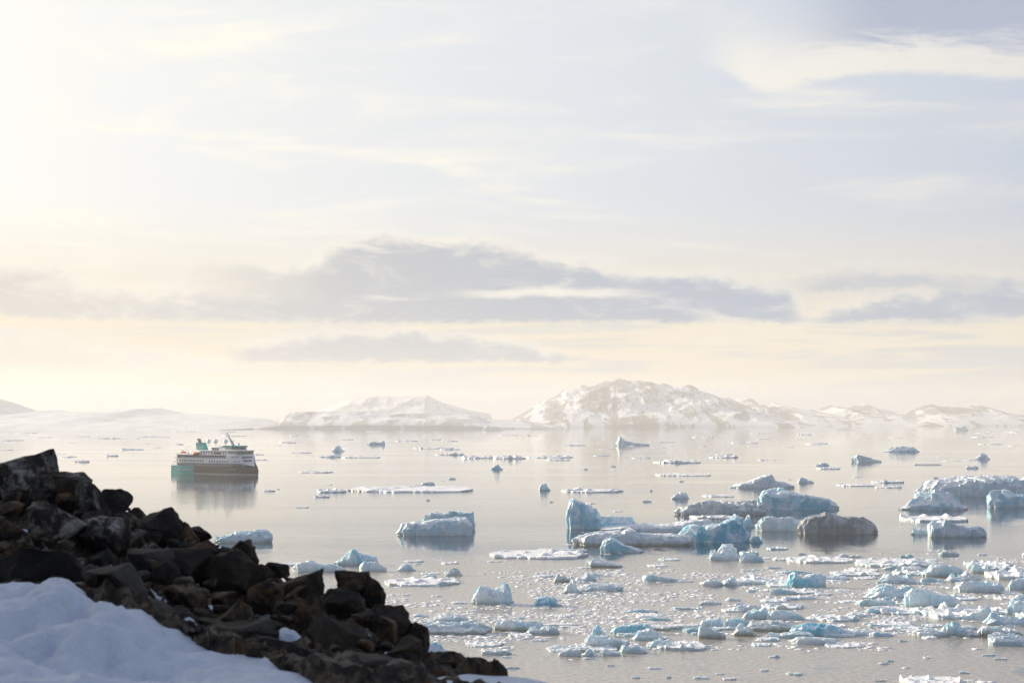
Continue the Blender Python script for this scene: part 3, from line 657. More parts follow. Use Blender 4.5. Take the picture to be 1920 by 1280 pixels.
# --- brash zone on the right
I('flat', 1474, 1602, 1040, 1056, 'white flat floe left of the lavender oval floe', .05)
I('flat', 1600, 1756, 1042, 1064, 'smooth lavender oval floe', .3, 0, .4)
I('lump', 1652, 1702, 1055, 1068, 'row of little knobs in front of the lavender floe', .3)
I('block', 1700, 1742, 1046, 1062, 'rounded slab lying on the right end of the lavender floe', .2)
I('slab', 1688, 1745, 1057, 1073, 'cream-edged slab in front of the lavender floe', .1, 0, .7)
I([(1728, 1072), (1742, 1063), (1748, 1054), (1780, 1053), (1812, 1066)], 1728, 1815, 1052, 1082, 'saddle-shaped slab with a dark shadowed waterline', .2, 0, .7)
I('wedgeL', 1820, 1868, 1052, 1075, 'small wedge of ice tilted up at its left end', .2, 0, .8)
I('flat', 1846, 1965, 1058, 1087, 'broad white floe at the right edge above the brash', .05)
I([(1472, 1094), (1480, 1072), (1490, 1066), (1505, 1080), (1515, 1074), (1530, 1069), (1548, 1074)], 1471, 1549, 1065, 1101, 'split berg, white on the left and bright blue on the right', .75, 0, .3)
I('lump', 1640, 1722, 1067, 1094, 'low rugged block with a knob in the middle of the right-hand brash', .25)
I('lump', 1614, 1758, 1086, 1124, 'wide rugged slab with a scalloped left wall', .3, 0, .6)
I('slab', 1691, 1802, 1096, 1141, 'thick two-tiered slab with a hollow underside', .2, 0, .7)
I('flat', 1724, 1876, 1112, 1162, 'large gently domed snowy floe in the right-hand brash', .15, 0, .2)
I('flat', 1634, 1740, 1132, 1152, 'thin pointed floe left of the domed floe', .15)
I('slab', 1788, 1884, 1083, 1110, 'tilted smooth slab above the domed floe', .1)
I('lump', 1884, 1945, 1072, 1106, 'heap of ice at the right edge above the tilted slab', .2)
I('lump', 1770, 1842, 1068, 1091, 'cluster of small hummocks left of the right-edge floe', .25)
I('slab', 1884, 1960, 1108, 1152, 'stack of slabs at the right edge beside the domed floe', .2)
I('lump', 1842, 1950, 1143, 1172, 'rough white block at the right edge below the domed floe', .2)
I('lump', 1754, 1838, 1159, 1193, 'jagged pinnacled block in the lower right', .3, 0, .8, rough=1.5)
I('slab', 1832, 1920, 1168, 1193, 'flat slab with an ochre underside in the lower right', .1, 0, 1)
I('block', 1852, 1940, 1181, 1210, 'thick snow-topped block at the lower right edge', .2)
I('flat', 1688, 1806, 1265, 1288, 'flat floe cut off by the bottom edge of the picture', .05)
I('slab', 1480, 1586, 1162, 1192, 'lens-shaped berg with a vivid blue waterline', .85)
I('slab', 1396, 1494, 1157, 1184, 'brown-stained slab left of the lens-shaped blue berg', .1, .35, 1)
I('block', 1358, 1412, 1153, 1176, 'smooth blue block behind the ochre block', .6)
I('lump', 1370, 1420, 1166, 1192, 'ochre-stained block at the front of the brown-stained slab', .1, .1, 1)
I('lump', 1390, 1446, 1134, 1160, 'heap of snowy lumps behind the brown-stained slab', .2)
I('slab', 1436, 1510, 1139, 1162, 'snowy slab right of the heap of lumps', .2)
I('flat', 1428, 1510, 1129, 1142, 'thin flat floe behind the snowy slab', .1)
# --- lower middle
I('slab', 926, 1024, 1156, 1184, 'greenish slab with a dark undercut left side', .2, .05, 1)
I('wedgeR', 1005, 1087, 1146, 1174, 'white slab rising to a peak behind the greenish slab', .1)
I('lump', 984, 1052, 1167, 1189, 'rough snowy block in front of the peaked slab', .1, .1, .5)
I('wedgeR', 1046, 1098, 1161, 1176, 'thin tongue of ice right of the peaked slab', .1)
I('tooth', 1104, 1138, 1165, 1192, 'small upright aqua-blue tooth of ice', .9)
I('slab', 1144, 1228, 1164, 1188, 'smooth aqua slab behind the rounded block', .65)
I('wedgeR', 1198, 1330, 1149, 1182, 'big tilted snow slab with a dark shaded front', .1, .05, .8)
I('lump', 1308, 1358, 1146, 1176, 'snowy block behind the leaning plank of ice', .15)
I('dome', 1181, 1250, 1175, 1200, 'rounded pale block in front of the big tilted slab', .3)
I('block', 1094, 1180, 1182, 1214, 'angular white slab with a broken brown edge', .1, .1, .6)
I('wedgeR', 1048, 1106, 1194, 1222, 'grey-green ramp-shaped block left of the angular slab', .1, .1, .8)
I('slab', 1047, 1092, 1212, 1230, 'small low block at the front of the ramp-shaped block', .1)
I('tooth', 1090, 1120, 1211, 1229, 'little pyramid of ice in front of the angular slab', .2)
I('flat', 1225, 1327, 1196, 1219, 'snow-covered floe reaching right from the lower heap', .05)
I('lump', 1212, 1268, 1188, 1214, 'crumbled snowy heap on the left end of the snow-covered floe', .2)
I('wedgeL', 1307, 1360, 1162, 1197, 'leaning plank of ice tilted steeply to the left', .1, .15, .8)
I('slab', 1124, 1164, 1214, 1229, 'small flat-topped block in front of the lower heap', .2)
I('lump', 1160, 1215, 1204, 1224, 'low rubble block in the middle of the lower heap', .2)
I('slab', 768, 924, 1160, 1190, 'long slab with a speckled brown underside next to the rock rib', .15, .3, .8)
I('slab', 806, 880, 1147, 1165, 'short pale slab behind the long speckled slab', .15)
I('dome', 798, 836, 1198, 1222, 'small aqua ice lump by the end of the rock rib', .5)
I('flat', 868, 945, 1200, 1212, 'thin floe right of the small aqua lump', .1)
I('slab', 900, 960, 1214, 1227, 'low snowy floe near the end of the rock rib', .1)
# --- far ice
FAR = 'far ice on the open sea'
I('flat', 648, 899, 907, 923, 'very long flat white floe right of the ship', .02, group=FAR)
I('slab', 594, 650, 911, 923, 'short low floe touching the left end of the very long floe', .1, group=FAR)
I('flat', 587, 618, 924, 932, 'little dark-edged floe under the short low floe', .2, group=FAR)
I('flat', 562, 627, 881, 886, 'thin straight floe midway between ship and long floe', .1, group=FAR)
I('flat', 640, 716, 853, 858, 'thin floe behind the thin straight one', .1, group=FAR)
I('slab', 597, 641, 850, 857, 'low lumpy floe below the distant blue cone', .2, group=FAR)
I('tooth', 619, 647, 833, 846, 'distant blue cone-shaped berg right of the ship', .8, group=FAR)
I([(687, 831), (700, 828), (714, 829), (720, 825), (723, 826)], 687, 724, 824, 834, 'distant dark blue berg with an upturned right end', .9, group=FAR)
I('flat', 542, 582, 811, 817, 'faint floe just off the far headland', .3, group=FAR)
I('dome', 919, 943, 870, 880, 'small blue domed lump alone near the middle', .6, group=FAR)
I('flat', 774, 852, 835, 841, 'distant white floe left in the scattered band', .05, group=FAR)
I('slab', 815, 872, 843, 853, 'low knobbly floe in the scattered band', .2, group=FAR)
I('slab', 864, 926, 849, 859, 'left half of a long low floe in the scattered band', .2, group=FAR)
I('slab', 924, 988, 848, 860, 'right half of a long low floe in the scattered band', .2, group=FAR)
I('slab', 984, 1082, 849, 858, 'long low lumpy floe right of the middle of the scattered band', .2, group=FAR)
I([(1152, 832), (1158, 826), (1161, 818), (1165, 820), (1172, 826), (1190, 829), (1216, 832)], 1152, 1217, 817, 835, 'distant white iceberg with a tall horn on its left', .3, group=FAR)
I('slab', 1050, 1171, 913, 923, 'flat floe with knobs along its back edge', .1, group=FAR)
I('lump', 1009, 1032, 904, 919, 'small broken lump left of the knobbed floe', .3, group=FAR)
I('flat', 1227, 1338, 886, 892, 'long thin straight floe above the big bergs', .1, group=FAR)
I('slab', 1224, 1320, 860, 868, 'long thin floe with a raised right end', .15, group=FAR)
I('dome', 1257, 1293, 920, 935, 'lumpy blue-grey block left of the dirty slab berg', .4, group=FAR)
I('flat', 1315, 1376, 925, 931, 'straight grey ice bar above the dirty slab berg', .2, group=FAR)
I('dome', 1657, 1728, 836, 847, 'dark blue loaf-shaped berg in the distance', .95, 0, 0, group=FAR)
I('wedgeR', 1707, 1766, 862, 871, 'thin wedge-shaped berg below the loaf-shaped one', .2, group=FAR)
I('wedgeL', 1596, 1656, 851, 866, 'small distant berg with scattered bits to its left', .3, group=FAR)
I('dome', 1826, 1857, 849, 861, 'small distant dome of ice near the right edge', .4, group=FAR)
I('slab', 1531, 1577, 872, 879, 'low floe behind the single-peaked iceberg', .15, group=FAR)
I('flat', 1570, 1640, 905, 911, 'grey-edged thin floe, left one of two in a line', .1, group=FAR)
I('slab', 1632, 1694, 897, 905, 'thin lumpy floe above two floes in a line', .15, group=FAR)
I('flat', 1640, 1690, 908, 914, 'thin floe, right one of two in a line', .1, group=FAR)
I('slab', 1494, 1522, 808, 815, 'distant flat-topped berg far out near the shore', .4, group=FAR)
I('wedgeR', 1565, 1597, 796, 806, 'white ramp-shaped berg right against the far shore', .1, group=FAR)
I('slab', 1329, 1384, 849, 858, 'low blue-shadowed floe in the scattered band on the right', .2, group=FAR)
I('slab', 1371, 1421, 824, 831, 'far low pair of ice lumps below the broad mountain', .3, group=FAR)
I('lump', 1789, 1817, 799, 807, 'pale bluish berg close to the shore below the table mountain', .3, group=FAR)
I('lump', 905, 944, 795, 806, 'pale ghostly berg against the shore left of the broad mountain', .1, group=FAR)
I('slab', 140, 168, 858, 866, 'small white floe with a low hump left of the ship', .1, group=FAR)
I('slab', 196, 222, 848, 855, 'small far floe between the pointed boulder and the ship', .2, group=FAR)
# scattered small floes one could count but not tell apart
def scatter(n, xr, yr, wr, label, group, kinds, seed, hf=.16):
    r = random.Random(seed)
    for _ in range(n):
        y = yr[0] + (yr[1] - yr[0]) * r.random() ** 1.0; x = r.uniform(*xr); w = r.uniform(*wr)
        if x < lerp_pts([(p[0], 0) for p in SKY_L], x) or (x < 930 and y > lerp_pts(SKY_L, x) - 12): continue
        kd = r.choice(kinds); hh = max(2.2, w * hf * r.uniform(.7, 1.5))
        I(kd, x - w / 2, x + w / 2, y - hh, y, label, r.random() * .5, 0, r.random() * .4, seed=r.uniform(0, 250), group=group, name='ice_floe' if kd == 'flat' else 'ice_chunk', cat='ice floe' if kd == 'flat' else 'ice chunk')
scatter(95, (-20, 1940), (808, 868), (10, 46), 'small thin floe scattered far out on the pale sea', 'small floes far out', ['flat', 'flat', 'slab'], 11, .10)
scatter(26, (480, 1940), (870, 960), (6, 30), 'small drifting chip of ice on open water among the larger floes', 'chips on open water', ['flat', 'slab', 'lump'], 12, .2)
scatter(90, (720, 1940), (1040, 1235), (12, 40), 'small chunk of brash ice floating in the skim ice', 'small brash chunks', ['slab', 'flat', 'flat', 'lump'], 13, .2)
scatter(45, (1400, 1940), (1020, 1215), (16, 52), 'mid-sized chunk of brash in the crowded right-hand field', 'right-hand brash chunks', ['slab', 'slab', 'lump', 'flat'], 14, .24)
scatter(48, (1380, 1960), (1050, 1215), (34, 95), 'broad broken plate in the crowded right-hand field', 'plates in the right-hand brash', ['flat', 'flat', 'slab'], 16, .16)
scatter(22, (940, 1400), (1140, 1225), (26, 70), 'broken plate in the lower middle raft', 'plates in the lower middle raft', ['flat', 'slab'], 17, .18)
scatter(26, (900, 1940), (1225, 1290), (10, 34), 'thin chip of ice frozen into the grey skim at the bottom', 'chips in the grey skim', ['flat', 'slab'], 15, .14)

def brash():
    rs = np.random.RandomState(21); n = 110000
    Y = rs.uniform(335, 900, n); X = rs.uniform(-.06, .26, n) * Y
    dens = 1.3 * fbm(X / 40, Y / 60, 3.3, 4) + .9 * fbm(X / 8, Y / 12, 8.8, 3)
    py = 788 + CAM_Z / Y * F; px = 960 + X / Y * F
    keep = dens + np.interp(py, [960, 1030, 1070, 1120, 1215, 1232, 1290], [-1.6, -.8, .0, .2, .15, -.45, -.5]) + np.interp(px, [700, 1300, 1900], [0, 0, .08]) + rs.uniform(-.12, .12, n) > .36
    X, Y = X[keep], Y[keep]; n = len(X)
    s = .14 + .95 * rs.random_sample(n) ** 6 + .14 * rs.random_sample(n)
    h = s * rs.uniform(.04, .18, n); a = rs.uniform(0, 6.28, n)
    V = np.zeros((n, 9, 3)); 
    for i in range(4):
        t = a + i * 1.5708 + rs.uniform(-.4, .4, n); q = s * rs.uniform(.7, 1.3, n)
        V[:, i, 0] = X + np.cos(t) * q; V[:, i, 1] = Y + np.sin(t) * q; V[:, i, 2] = -.05
        V[:, 4 + i, 0] = X + np.cos(t) * q * .8; V[:, 4 + i, 1] = Y + np.sin(t) * q * .8; V[:, 4 + i, 2] = h * rs.uniform(.6, 1.1, n)
    V[:, 8, 0] = X; V[:, 8, 1] = Y; V[:, 8, 2] = h * 1.25
    base = (np.arange(n) * 9)[:, None, None]
    tri = np.array([(0, 1, 5), (0, 5, 4), (1, 2, 6), (1, 6, 5), (2, 3, 7), (2, 7, 6), (3, 0, 4), (3, 4, 7), (4, 5, 8), (5, 6, 8), (6, 7, 8), (7, 4, 8)])
    fc = (base + tri[None]).reshape(-1, 3)
    me = bpy.data.meshes.new('brash_ice'); vv = V.reshape(-1, 3)
    me.vertices.add(len(vv)); me.vertices.foreach_set('co', vv.ravel()); me.loops.add(fc.size); me.loops.foreach_set('vertex_index', fc.ravel())
    me.polygons.add(len(fc)); me.polygons.foreach_set('loop_start', np.arange(0, fc.size, 3)); me.polygons.foreach_set('loop_total', np.full(len(fc), 3)); me.update(calc_edges=True); me.validate()
    me.materials.append(M_ICE); o = bpy.data.objects.new('brash_ice', me); COL.objects.link(o); o.color = (.12, .06, .0, 1)
    tag(o, 'crumbs of brash ice strewn over the skim-covered water', 'brash ice', None, 'stuff')
brash()

ANCH = {}
def short(l):
    for w_ in (' with ', ' behind ', ' in front', ' at ', ' below ', ' beside ', ' on ', ',', ' right of', ' left of', ' near ', ' next ', ' under ', ' above ', ' between ', ' along ', ' in the ', ' leaning on', ' right ', ' alone', ' touching', ' that ', ' of the ', ' standing', ' just ', ' lying', ' from ', ' wedged', ' riding', ' peeping', ' cut ', ' rising to', ' reaching', ' tilted ', ' close', ' against', ' far '):
        k_ = l.find(w_)
        if k_ > 8: l = l[:k_]
    return l
def relabel():
    obs = [o for o in COL.objects if 'label' in o and 'category' in o and o.parent is None and 'kind' not in o]
    cnt = {}
    for o in obs: cnt[o['label']] = cnt.get(o['label'], 0) + 1
    anchors = [o for o in obs if cnt[o['label']] == 1]; used = set(o['label'] for o in anchors)
    sc_ = {}
    for o in anchors: sc_[short(o['label'])] = sc_.get(short(o['label']), 0) + 1
    def scr(o): p = o.matrix_basis.translation; return (960 + p.x / p.y * F, 788 + (CAM_Z - p.z) / p.y * F)
    A = [(scr(o), short(o['label']), o['category'] == 'rock') for o in anchors if sc_[short(o['label'])] == 1]
    for o in obs:
        if cnt[o['label']] == 1: continue
        x, y = scr(o); rk = o['category'] == 'rock'; d = o.dimensions; c = o.color
        near = sorted((abs(a[0][0] - x) + abs(a[0][1] - y) * 2.2, a) for a in A if a[2] == rk)
        if rk: look = 'rusty' if c[0] > .5 else 'pale-flecked' if c[1] > .4 else 'dark'; noun = 'stone'
        else: look = 'bluish' if c[0] > .33 else 'white'; noun = {'ice floe': 'floe'}.get(o['category'], 'chunk')
        size = ('small' if d.x < .32 else 'mid-sized') if rk else ('tiny' if d.x < 3.5 else 'small' if d.x < 8 else 'mid-sized')
        done = False
        for how in ('', 'farther off ', 'well '):
            for _, a in near[:6]:
                dx_, dy_ = x - a[0][0], (y - a[0][1]) * 2.2
                rel = ('left of' if dx_ < 0 else 'right of') if abs(dx_) > abs(dy_) else ('behind' if dy_ < 0 else 'in front of')
                l = f'{size} {look} {noun} {how}{rel} the {a[1]}'
                if len(l.split()) <= 16 and l not in used: o['label'] = l; used.add(l); done = True; break
            if done: break
bpy.context.view_layer.update()
relabel()

# ------------------------------------------------------------ ship
TH = math.radians(37); L2 = 45.0
P_HULL = plain('hull_brown_black', (.032, .024, .023), .45, 0, .15, .3); P_TEAL = plain('teal_paint', (.02, .36, .33), .45, 0, .12, .3)
P_WHITE = plain('ship_white', (.90, .91, .92), .45, 0, .05, .3); P_GREY = plain('deck_grey', (.36, .37, .38), .6, 0, .12, .6)
P_GLASS = plain('ship_glass', (.035, .04, .05), .12, 0, .2, .5); P_AMBER = plain('warm_tinted_glass', (.14, .10, .06), .15, 0, .35, .9)
P_ORANGE = plain('lifeboat_orange', (.72, .13, .03), .45, 0, .08, .8); P_STEEL = plain('mast_steel', (.5, .51, .53), .4, .2, .1, 1)
P_TAN = plain('funnel_pipe_tan', (.30, .23, .16), .5, .2, .2, 1); P_LETTER = plain('letter_white', (.75, .8, .8), .5, 0, .03, 1)
sp_c = on_sea(317, 886.8)                       # stern corner on the water
ship = bpy.data.objects.new('expedition_ship', None); COL.objects.link(ship)
fwd = Vector((math.cos(TH), -math.sin(TH), 0)); stb = Vector((-math.sin(TH), -math.cos(TH), 0))
ship.location = sp_c + fwd * L2 - stb * 9.0; ship.scale = (.97, .97, 1.0); ship.rotation_euler = (0, 0, -TH)
tag(ship, 'white and dark expedition ship with a teal stern and funnel, lying on calm water', 'ship')
def zx(x, y=None):       # ship x for a thing seen on the starboard side
    return (x - 160) / 16.26 - 45
def zc(x): return ((x - 160) / 23 - 38.2) / .7071   # ship x for a thing on the centreline
def zz(y): return (950 - y) / 23
def tip(z): return float(np.interp(z, [-2, 0, 3, 6.5, 8.5, 15.2, 22], [44, 44.6, 45, 43.4, 42, 40, 37]))
def half(x, z, B=9.0):
    a = 20.0; t = tip(z); b = B * min(1, .93 + .07 * (x + 45) / 12) if x < -33 else B
    return b if x <= a else B * max(0.0, 1 - ((x - a) / (t - a)) ** 2.3) ** .62
def loft(name, x0, x1, zlo, zhi, m, parent=ship, B=9.0, nz=8, n=56, cap=True, dz=0.0):
    """skin following the ship's plan between two heights (functions of x or numbers); x1 None = to the stem"""
    V, Fc = [], []; f = lambda q, x: q(x) if callable(q) else q
    for j in range(nz + 1):
        for i in range(n + 1):
            e = i / n; z = 0
            xe = x0 + ((tip(f(zlo, 40) * (1 - j / nz) + f(zhi, 40) * j / nz) if x1 is None else x1) - x0) * (1 - (1 - e) ** 1.8 if x1 is None else e)
            z = f(zlo, xe) * (1 - j / nz) + f(zhi, xe) * j / nz
            b = half(xe, z, B); V.append((xe, -b, z + dz)); V.append((xe, b, z + dz))
    row = (n + 1) * 2
    for j in range(nz):
        for i in range(n):
            a = j * row + i * 2; Fc.append((a, a + 2, a + row + 2, a + row)); Fc.append((a + 3, a + 1, a + row + 1, a + row + 3))
        a = j * row; Fc.append((a + 1, a, a + row, a + row + 1))
        if x1 is not None: a = j * row + n * 2; Fc.append((a, a + 1, a + row + 1, a + row))
    if cap:
        for i in range(n):
            a = nz * row + i * 2; Fc.append((a, a + 2, a + 3, a + 1))
    return mesh_obj(name, V, Fc, m, parent)
def box(name, x0, x1, y0, y1, z0, z1, m, parent=ship, taper=0, rake=0):
    V = [(x0, y0, z0), (x1, y0, z0), (x1, y1, z0), (x0, y1, z0), (x0 + rake + taper, y0 + taper, z1), (x1 + rake - taper, y0 + taper, z1), (x1 + rake - taper, y1 - taper, z1), (x0 + rake + taper, y1 - taper, z1)]
    return mesh_obj(name, V, [(3, 2, 1, 0), (4, 5, 6, 7), (0, 1, 5, 4), (1, 2, 6, 5), (2, 3, 7, 6), (3, 0, 4, 7)], m, parent)
def tube(name, pts, r, m, parent=ship, n=8, r2=None):
    V, Fc = [], []
    for k, p in enumerate(pts):
        p = Vector(p); d = (Vector(pts[min(k + 1, len(pts) - 1)]) - Vector(pts[max(k - 1, 0)])).normalized(); a = d.orthogonal().normalized(); b = d.cross(a)
        q = r if r2 is None else r + (r2 - r) * k / (len(pts) - 1)
        for i in range(n): V.append(tuple(p + a * math.cos(i / n * 6.2832) * q + b * math.sin(i / n * 6.2832) * q))
    for k in range(len(pts) - 1):
        for i in range(n): Fc.append((k * n + i, k * n + (i + 1) % n, (k + 1) * n + (i + 1) % n, (k + 1) * n + i))
    Fc.append(tuple(reversed(range(n)))); Fc.append(tuple((len(pts) - 1) * n + i for i in range(n)))
    return mesh_obj(name, V, Fc, m, parent)
def ball(name, c, r, m, parent=ship, sz=1.0, n=14):
    V, Fc = [], []
    for j in range(n + 1):
        for i in range(n): t = j / n * math.pi; a = i / n * 6.2832; V.append((c[0] + r * math.sin(t) * math.cos(a), c[1] + r * math.sin(t) * math.sin(a), c[2] + r * sz * math.cos(t)))
    for j in range(n):
        for i in range(n): Fc.append((j * n + i, (j + 1) * n + i, (j + 1) * n + (i + 1) % n, j * n + (i + 1) % n))
    return mesh_obj(name, V, Fc, m, parent, True)
zb = lambda x: 8.5 - 2.1 * max(0, (x - 30) / 13) ** 1.6
XS = zx(600)                                      # end of the teal stern
hull = loft('hull', XS, None, -1.4, lambda x: min(zb(x), 6.0 if x < zx(1310) else 9), P_HULL)
loft('stern_hull', -45, XS, -1.4, 6.4, P_TEAL, n=12)
loft('bulwark', zx(1312), None, 5.9, lambda x: zb(x), P_HULL, B=9.02, nz=3)
loft('boot_stripe', XS, None, .25, .5, P_WHITE, B=9.03, nz=1, cap=False)
# open promenade between hull and white decks
loft('promenade_wall', zx(350), zx(1312), 5.9, 8.5, P_GREY, B=7.6, nz=1, n=20)
for k in range(24):
    x = zx(352) + (zx(1310) - zx(352)) * k / 23; box('promenade_post', x - .12, x + .12, -8.95, -8.7, 5.9, 8.5, P_STEEL)
box('promenade_rail', zx(350), zx(1310), -9.0, -8.92, 6.9, 7.05, P_STEEL)
up = loft('superstructure', zx(296), None, lambda x: zb(x) + .02, zz(665), P_WHITE, B=9.05, nz=5)
loft('balcony_deck', zx(285), None, zz(665), zz(604), P_WHITE, B=8.2, nz=2)
loft('bow_shell', zx(1192), None, zz(665), zz(600), P_WHITE, B=9.05, nz=4)
box('balcony_roof', zx(278), zx(1195), -9.05, 9.05, zz(612), zz(600), P_WHITE)
box('balcony_wall', zx(282), zx(1192), -8.3, -8.22, zz(664), zz(613), P_GLASS)
for k in range(31):
    x = zx(284) + (zx(1188) - zx(284)) * k / 30; box('balcony_divider', x - .09, x + .09, -9.0, -8.3, zz(664), zz(613), P_GREY)
box('balcony_rail_glass', zx(284), zx(1190), -9.03, -8.98, zz(664), zz(640), plain('rail_glass', (.30, .32, .34), .2, 0, .1, .4))
def window(x, w, zlo, zhi, B, m=P_GLASS, name='window'):
    b = half(x, (zlo + zhi) / 2, B); return box(name, x - w / 2, x + w / 2, -b - .05, -b + .12, zlo, zhi, m)
for k in range(11): window(zx(340 + 42.6 * k), 1.15, zz(732), zz(690), 9.05)
for k in range(8): window(zx(892 + 46.8 * k), 1.2, zz(738), zz(700), 9.05)
def porthole(x, z, s=.8):       # small windows and triangles lie on the curved bow
    e = .3; b0, b1 = half(x - e, z, 9.05), half(x + e, z, 9.05); n = Vector((b0 - b1, -2 * e, 0)).normalized(); n = Vector((-(b1 - b0), -2 * e, 0)).normalized(); t = Vector((2 * e, -(b1 - b0), 0)).normalized()
    return Vector((x, -half(x, z, 9.05), z)), t, n
def bow_panel(pts, x, z, m, name):
    c, t, n = porthole(x, z); V = []
    for dn in (-.25, .07):
        for (a, q) in pts: V.append(tuple(c + t * a + Vector((0, 0, q)) + n * dn))
    k = len(pts); return mesh_obj(name, V, [tuple(range(k)), tuple(reversed(range(k, 2 * k)))] + [(i, (i + 1) % k, k + (i + 1) % k, k + i) for i in range(k)], m, ship)
def bow_x(px):                  # ship x on the curved starboard bow seen at zoom x
    best = min((abs((x * .7071 - half(x, 11, 9.05) * .7071 + 38.2) * 23 + 160 - px), x) for x in np.linspace(20, 39.9, 400)); return float(best[1])
for k in range(4):
    bow_panel([(-.4, -.45), (.4, -.45), (.4, .45), (-.4, .45)], bow_x(1305 + 34 * k), zz(640), P_GLASS, 'window')
    bow_panel([(-.4, -.4), (.4, -.4), (.4, .4), (-.4, .4)], bow_x(1335 + 34 * k), zz(718), P_GLASS, 'window')
for row, (zy, x0, cnt) in enumerate(((646, 1490, 8), (708, 1520, 7))):
    for k in range(cnt):
        x = bow_x(x0 + 25 * k); s = 1 if k % 2 == 0 else -1; c1 = half(x, 11) ; wd = .95
        bow_panel([(-wd, .95 * s), (wd, .95 * s), (0, -.95 * s)] if s > 0 else [(wd, -.95), (-wd, -.95), (0, .95)], x, zz(zy), P_GLASS, 'lattice_window')
# upper decks
box('upper_deck_house', zx(690), zx(1210), -8.0, 8.0, zz(600), zz(532), P_WHITE)
box('upper_deck_roof', zx(670), zx(1230), -8.5, 8.5, zz(534), zz(526), P_WHITE)
for x in (728, 772, 816, 862, 1128, 1172): box('window', zx(x) - .45, zx(x) + .45, -8.06, -7.9, zz(596), zz(552), P_GLASS)
box('window', zx(915) - .7, zx(915) + .7, -8.06, -7.9, zz(598), zz(548), P_GLASS); box('lounge_window', zx(950), zx(1090), -8.06, -7.9, zz(600) + .2, zz(550), P_AMBER)
def rounded(name, x0, xf, B, z0, z1, m, parent=ship, n=22):
    V, Fc, ring = [], [], []
    for i in range(n + 1): a = -math.pi / 2 + math.pi * i / n; ring.append((xf - 7 + 7 * max(0, math.cos(a)) ** .8, B * math.sin(a)))
    ring = [(x0, -B)] + ring + [(x0, B)]; k = len(ring)
    for z in (z0, z1): V += [(x, y, z) for x, y in ring]
    Fc = [tuple(reversed(range(k))), tuple(range(k, 2 * k))] + [(i, (i + 1) % k, k + (i + 1) % k, k + i) for i in range(k)]
    return mesh_obj(name, V, Fc, m, parent)
rounded('observation_lounge', zx(1212), 36.2, 8.3, zz(600), zz(532), P_AMBER)
for k in range(14):
    x = zx(1215) + (29 - zx(1215)) * k / 13; box('mullion', x - .1, x + .1, -8.4, -8.28, zz(600), zz(532), P_WHITE)
for k in range(9):
    a = -math.pi / 2 + math.pi * (k + .5) / 9; tube('mullion', [(29.2 + 7.05 * max(0, math.cos(a)) ** .8, 8.35 * math.sin(a), zz(600)), (29.2 + 7.05 * max(0, math.cos(a)) ** .8, 8.35 * math.sin(a), zz(532))], .1, P_WHITE, n=5)
rounded('lounge_sill', zx(1205), 36.6, 8.5, zz(604), zz(590), P_WHITE)
rounded('bridge_deck', zx(1110), 37.2, 8.8, zz(532), zz(518), P_WHITE)
box('bridge_house_aft', zx(1020), zx(1150), -6.5, 6.5, zz(526), zz(446), P_WHITE)
rounded('bridge', zx(1150), 29.4, 7.0, zz(518), zz(462), P_AMBER)
for k in range(11):
    x = zx(1152) + (22.4 - zx(1152)) * k / 10; box('mullion', x - .1, x + .1, -7.1, -6.98, zz(518), zz(462), P_WHITE)
rounded('bridge_sill', zx(1148), 29.6, 7.15, zz(518), zz(504), P_WHITE)
rounded('bridge_roof', zx(1105), 30.4, 7.5, zz(463), zz(436), P_TEAL)
box('deck_house', zx(872), zx(1022), -5.5, 5.5, zz(526), zz(480), P_GREY); box('deck_house_roof', zx(862), zx(1026), -5.9, 5.9, zz(482), zz(472), P_TEAL)
for x in (905, 945, 985): box('window', zx(x) - .6, zx(x) + .6, -5.56, -5.4, zz(520), zz(490), P_GLASS)
fx = zc(690)
box('funnel', fx, fx + 8.5, -2.6, 2.6, zz(520), zz(386), P_TEAL, taper=.5, rake=-2.0)
box('funnel_vent', fx + 1.0, fx + 7.4, -2.68, -2.5, zz(480), zz(474), P_WHITE, rake=0)
for k in range(3): tube('exhaust_pipe', [(fx + .2 + 1.3 * k, 0, zz(390)), (fx - 1.4 + 1.3 * k, 0, zz(318))], .5, P_TAN)
for c, y, zt in ((903, -1.5, 365), (985, 1.2, 365), (1187, 0, 362)):
    d = ball('satellite_dome', (zc(c), y, zz(zt)), 1.85, P_WHITE); tube('dome_pedestal', [(zc(c), y, zz(450)), (zc(c), y, zz(400))], .45, P_WHITE, d)
ball('satellite_dome', (zc(1425), 0, zz(407)), .95, P_WHITE)
m0, m1 = Vector((zc(1330), 0, zz(436))), Vector((zc(1203), 0, zz(205)))
mast = tube('mast', [m0, m0.lerp(m1, .5), m1], 1.15, P_STEEL, n=6, r2=.18)
for t, wd in ((.35, 2.6), (.55, 2.2), (.78, 1.6), (.97, 1.3)):
    p = m0.lerp(m1, t); tube('crossbar', [p + Vector((0, -wd, .1)), p + Vector((0, wd, .1))], .11, P_STEEL, mast, 5)
    for s in (-1, 1): tube('aerial', [p + Vector((0, s * wd, 0)), p + Vector((0, s * wd, 1.2))], .06, P_STEEL, mast, 4)
p = m0.lerp(m1, .42) + Vector((2.8, 0, -.6)); tube('radar_post', [p - Vector((0, 0, 3)), p], .2, P_STEEL, mast, 6); box('radar_bar', p.x - 1.6, p.x + 1.6, p.y - .15, p.y + .15, p.z, p.z + .3, P_STEEL, mast)
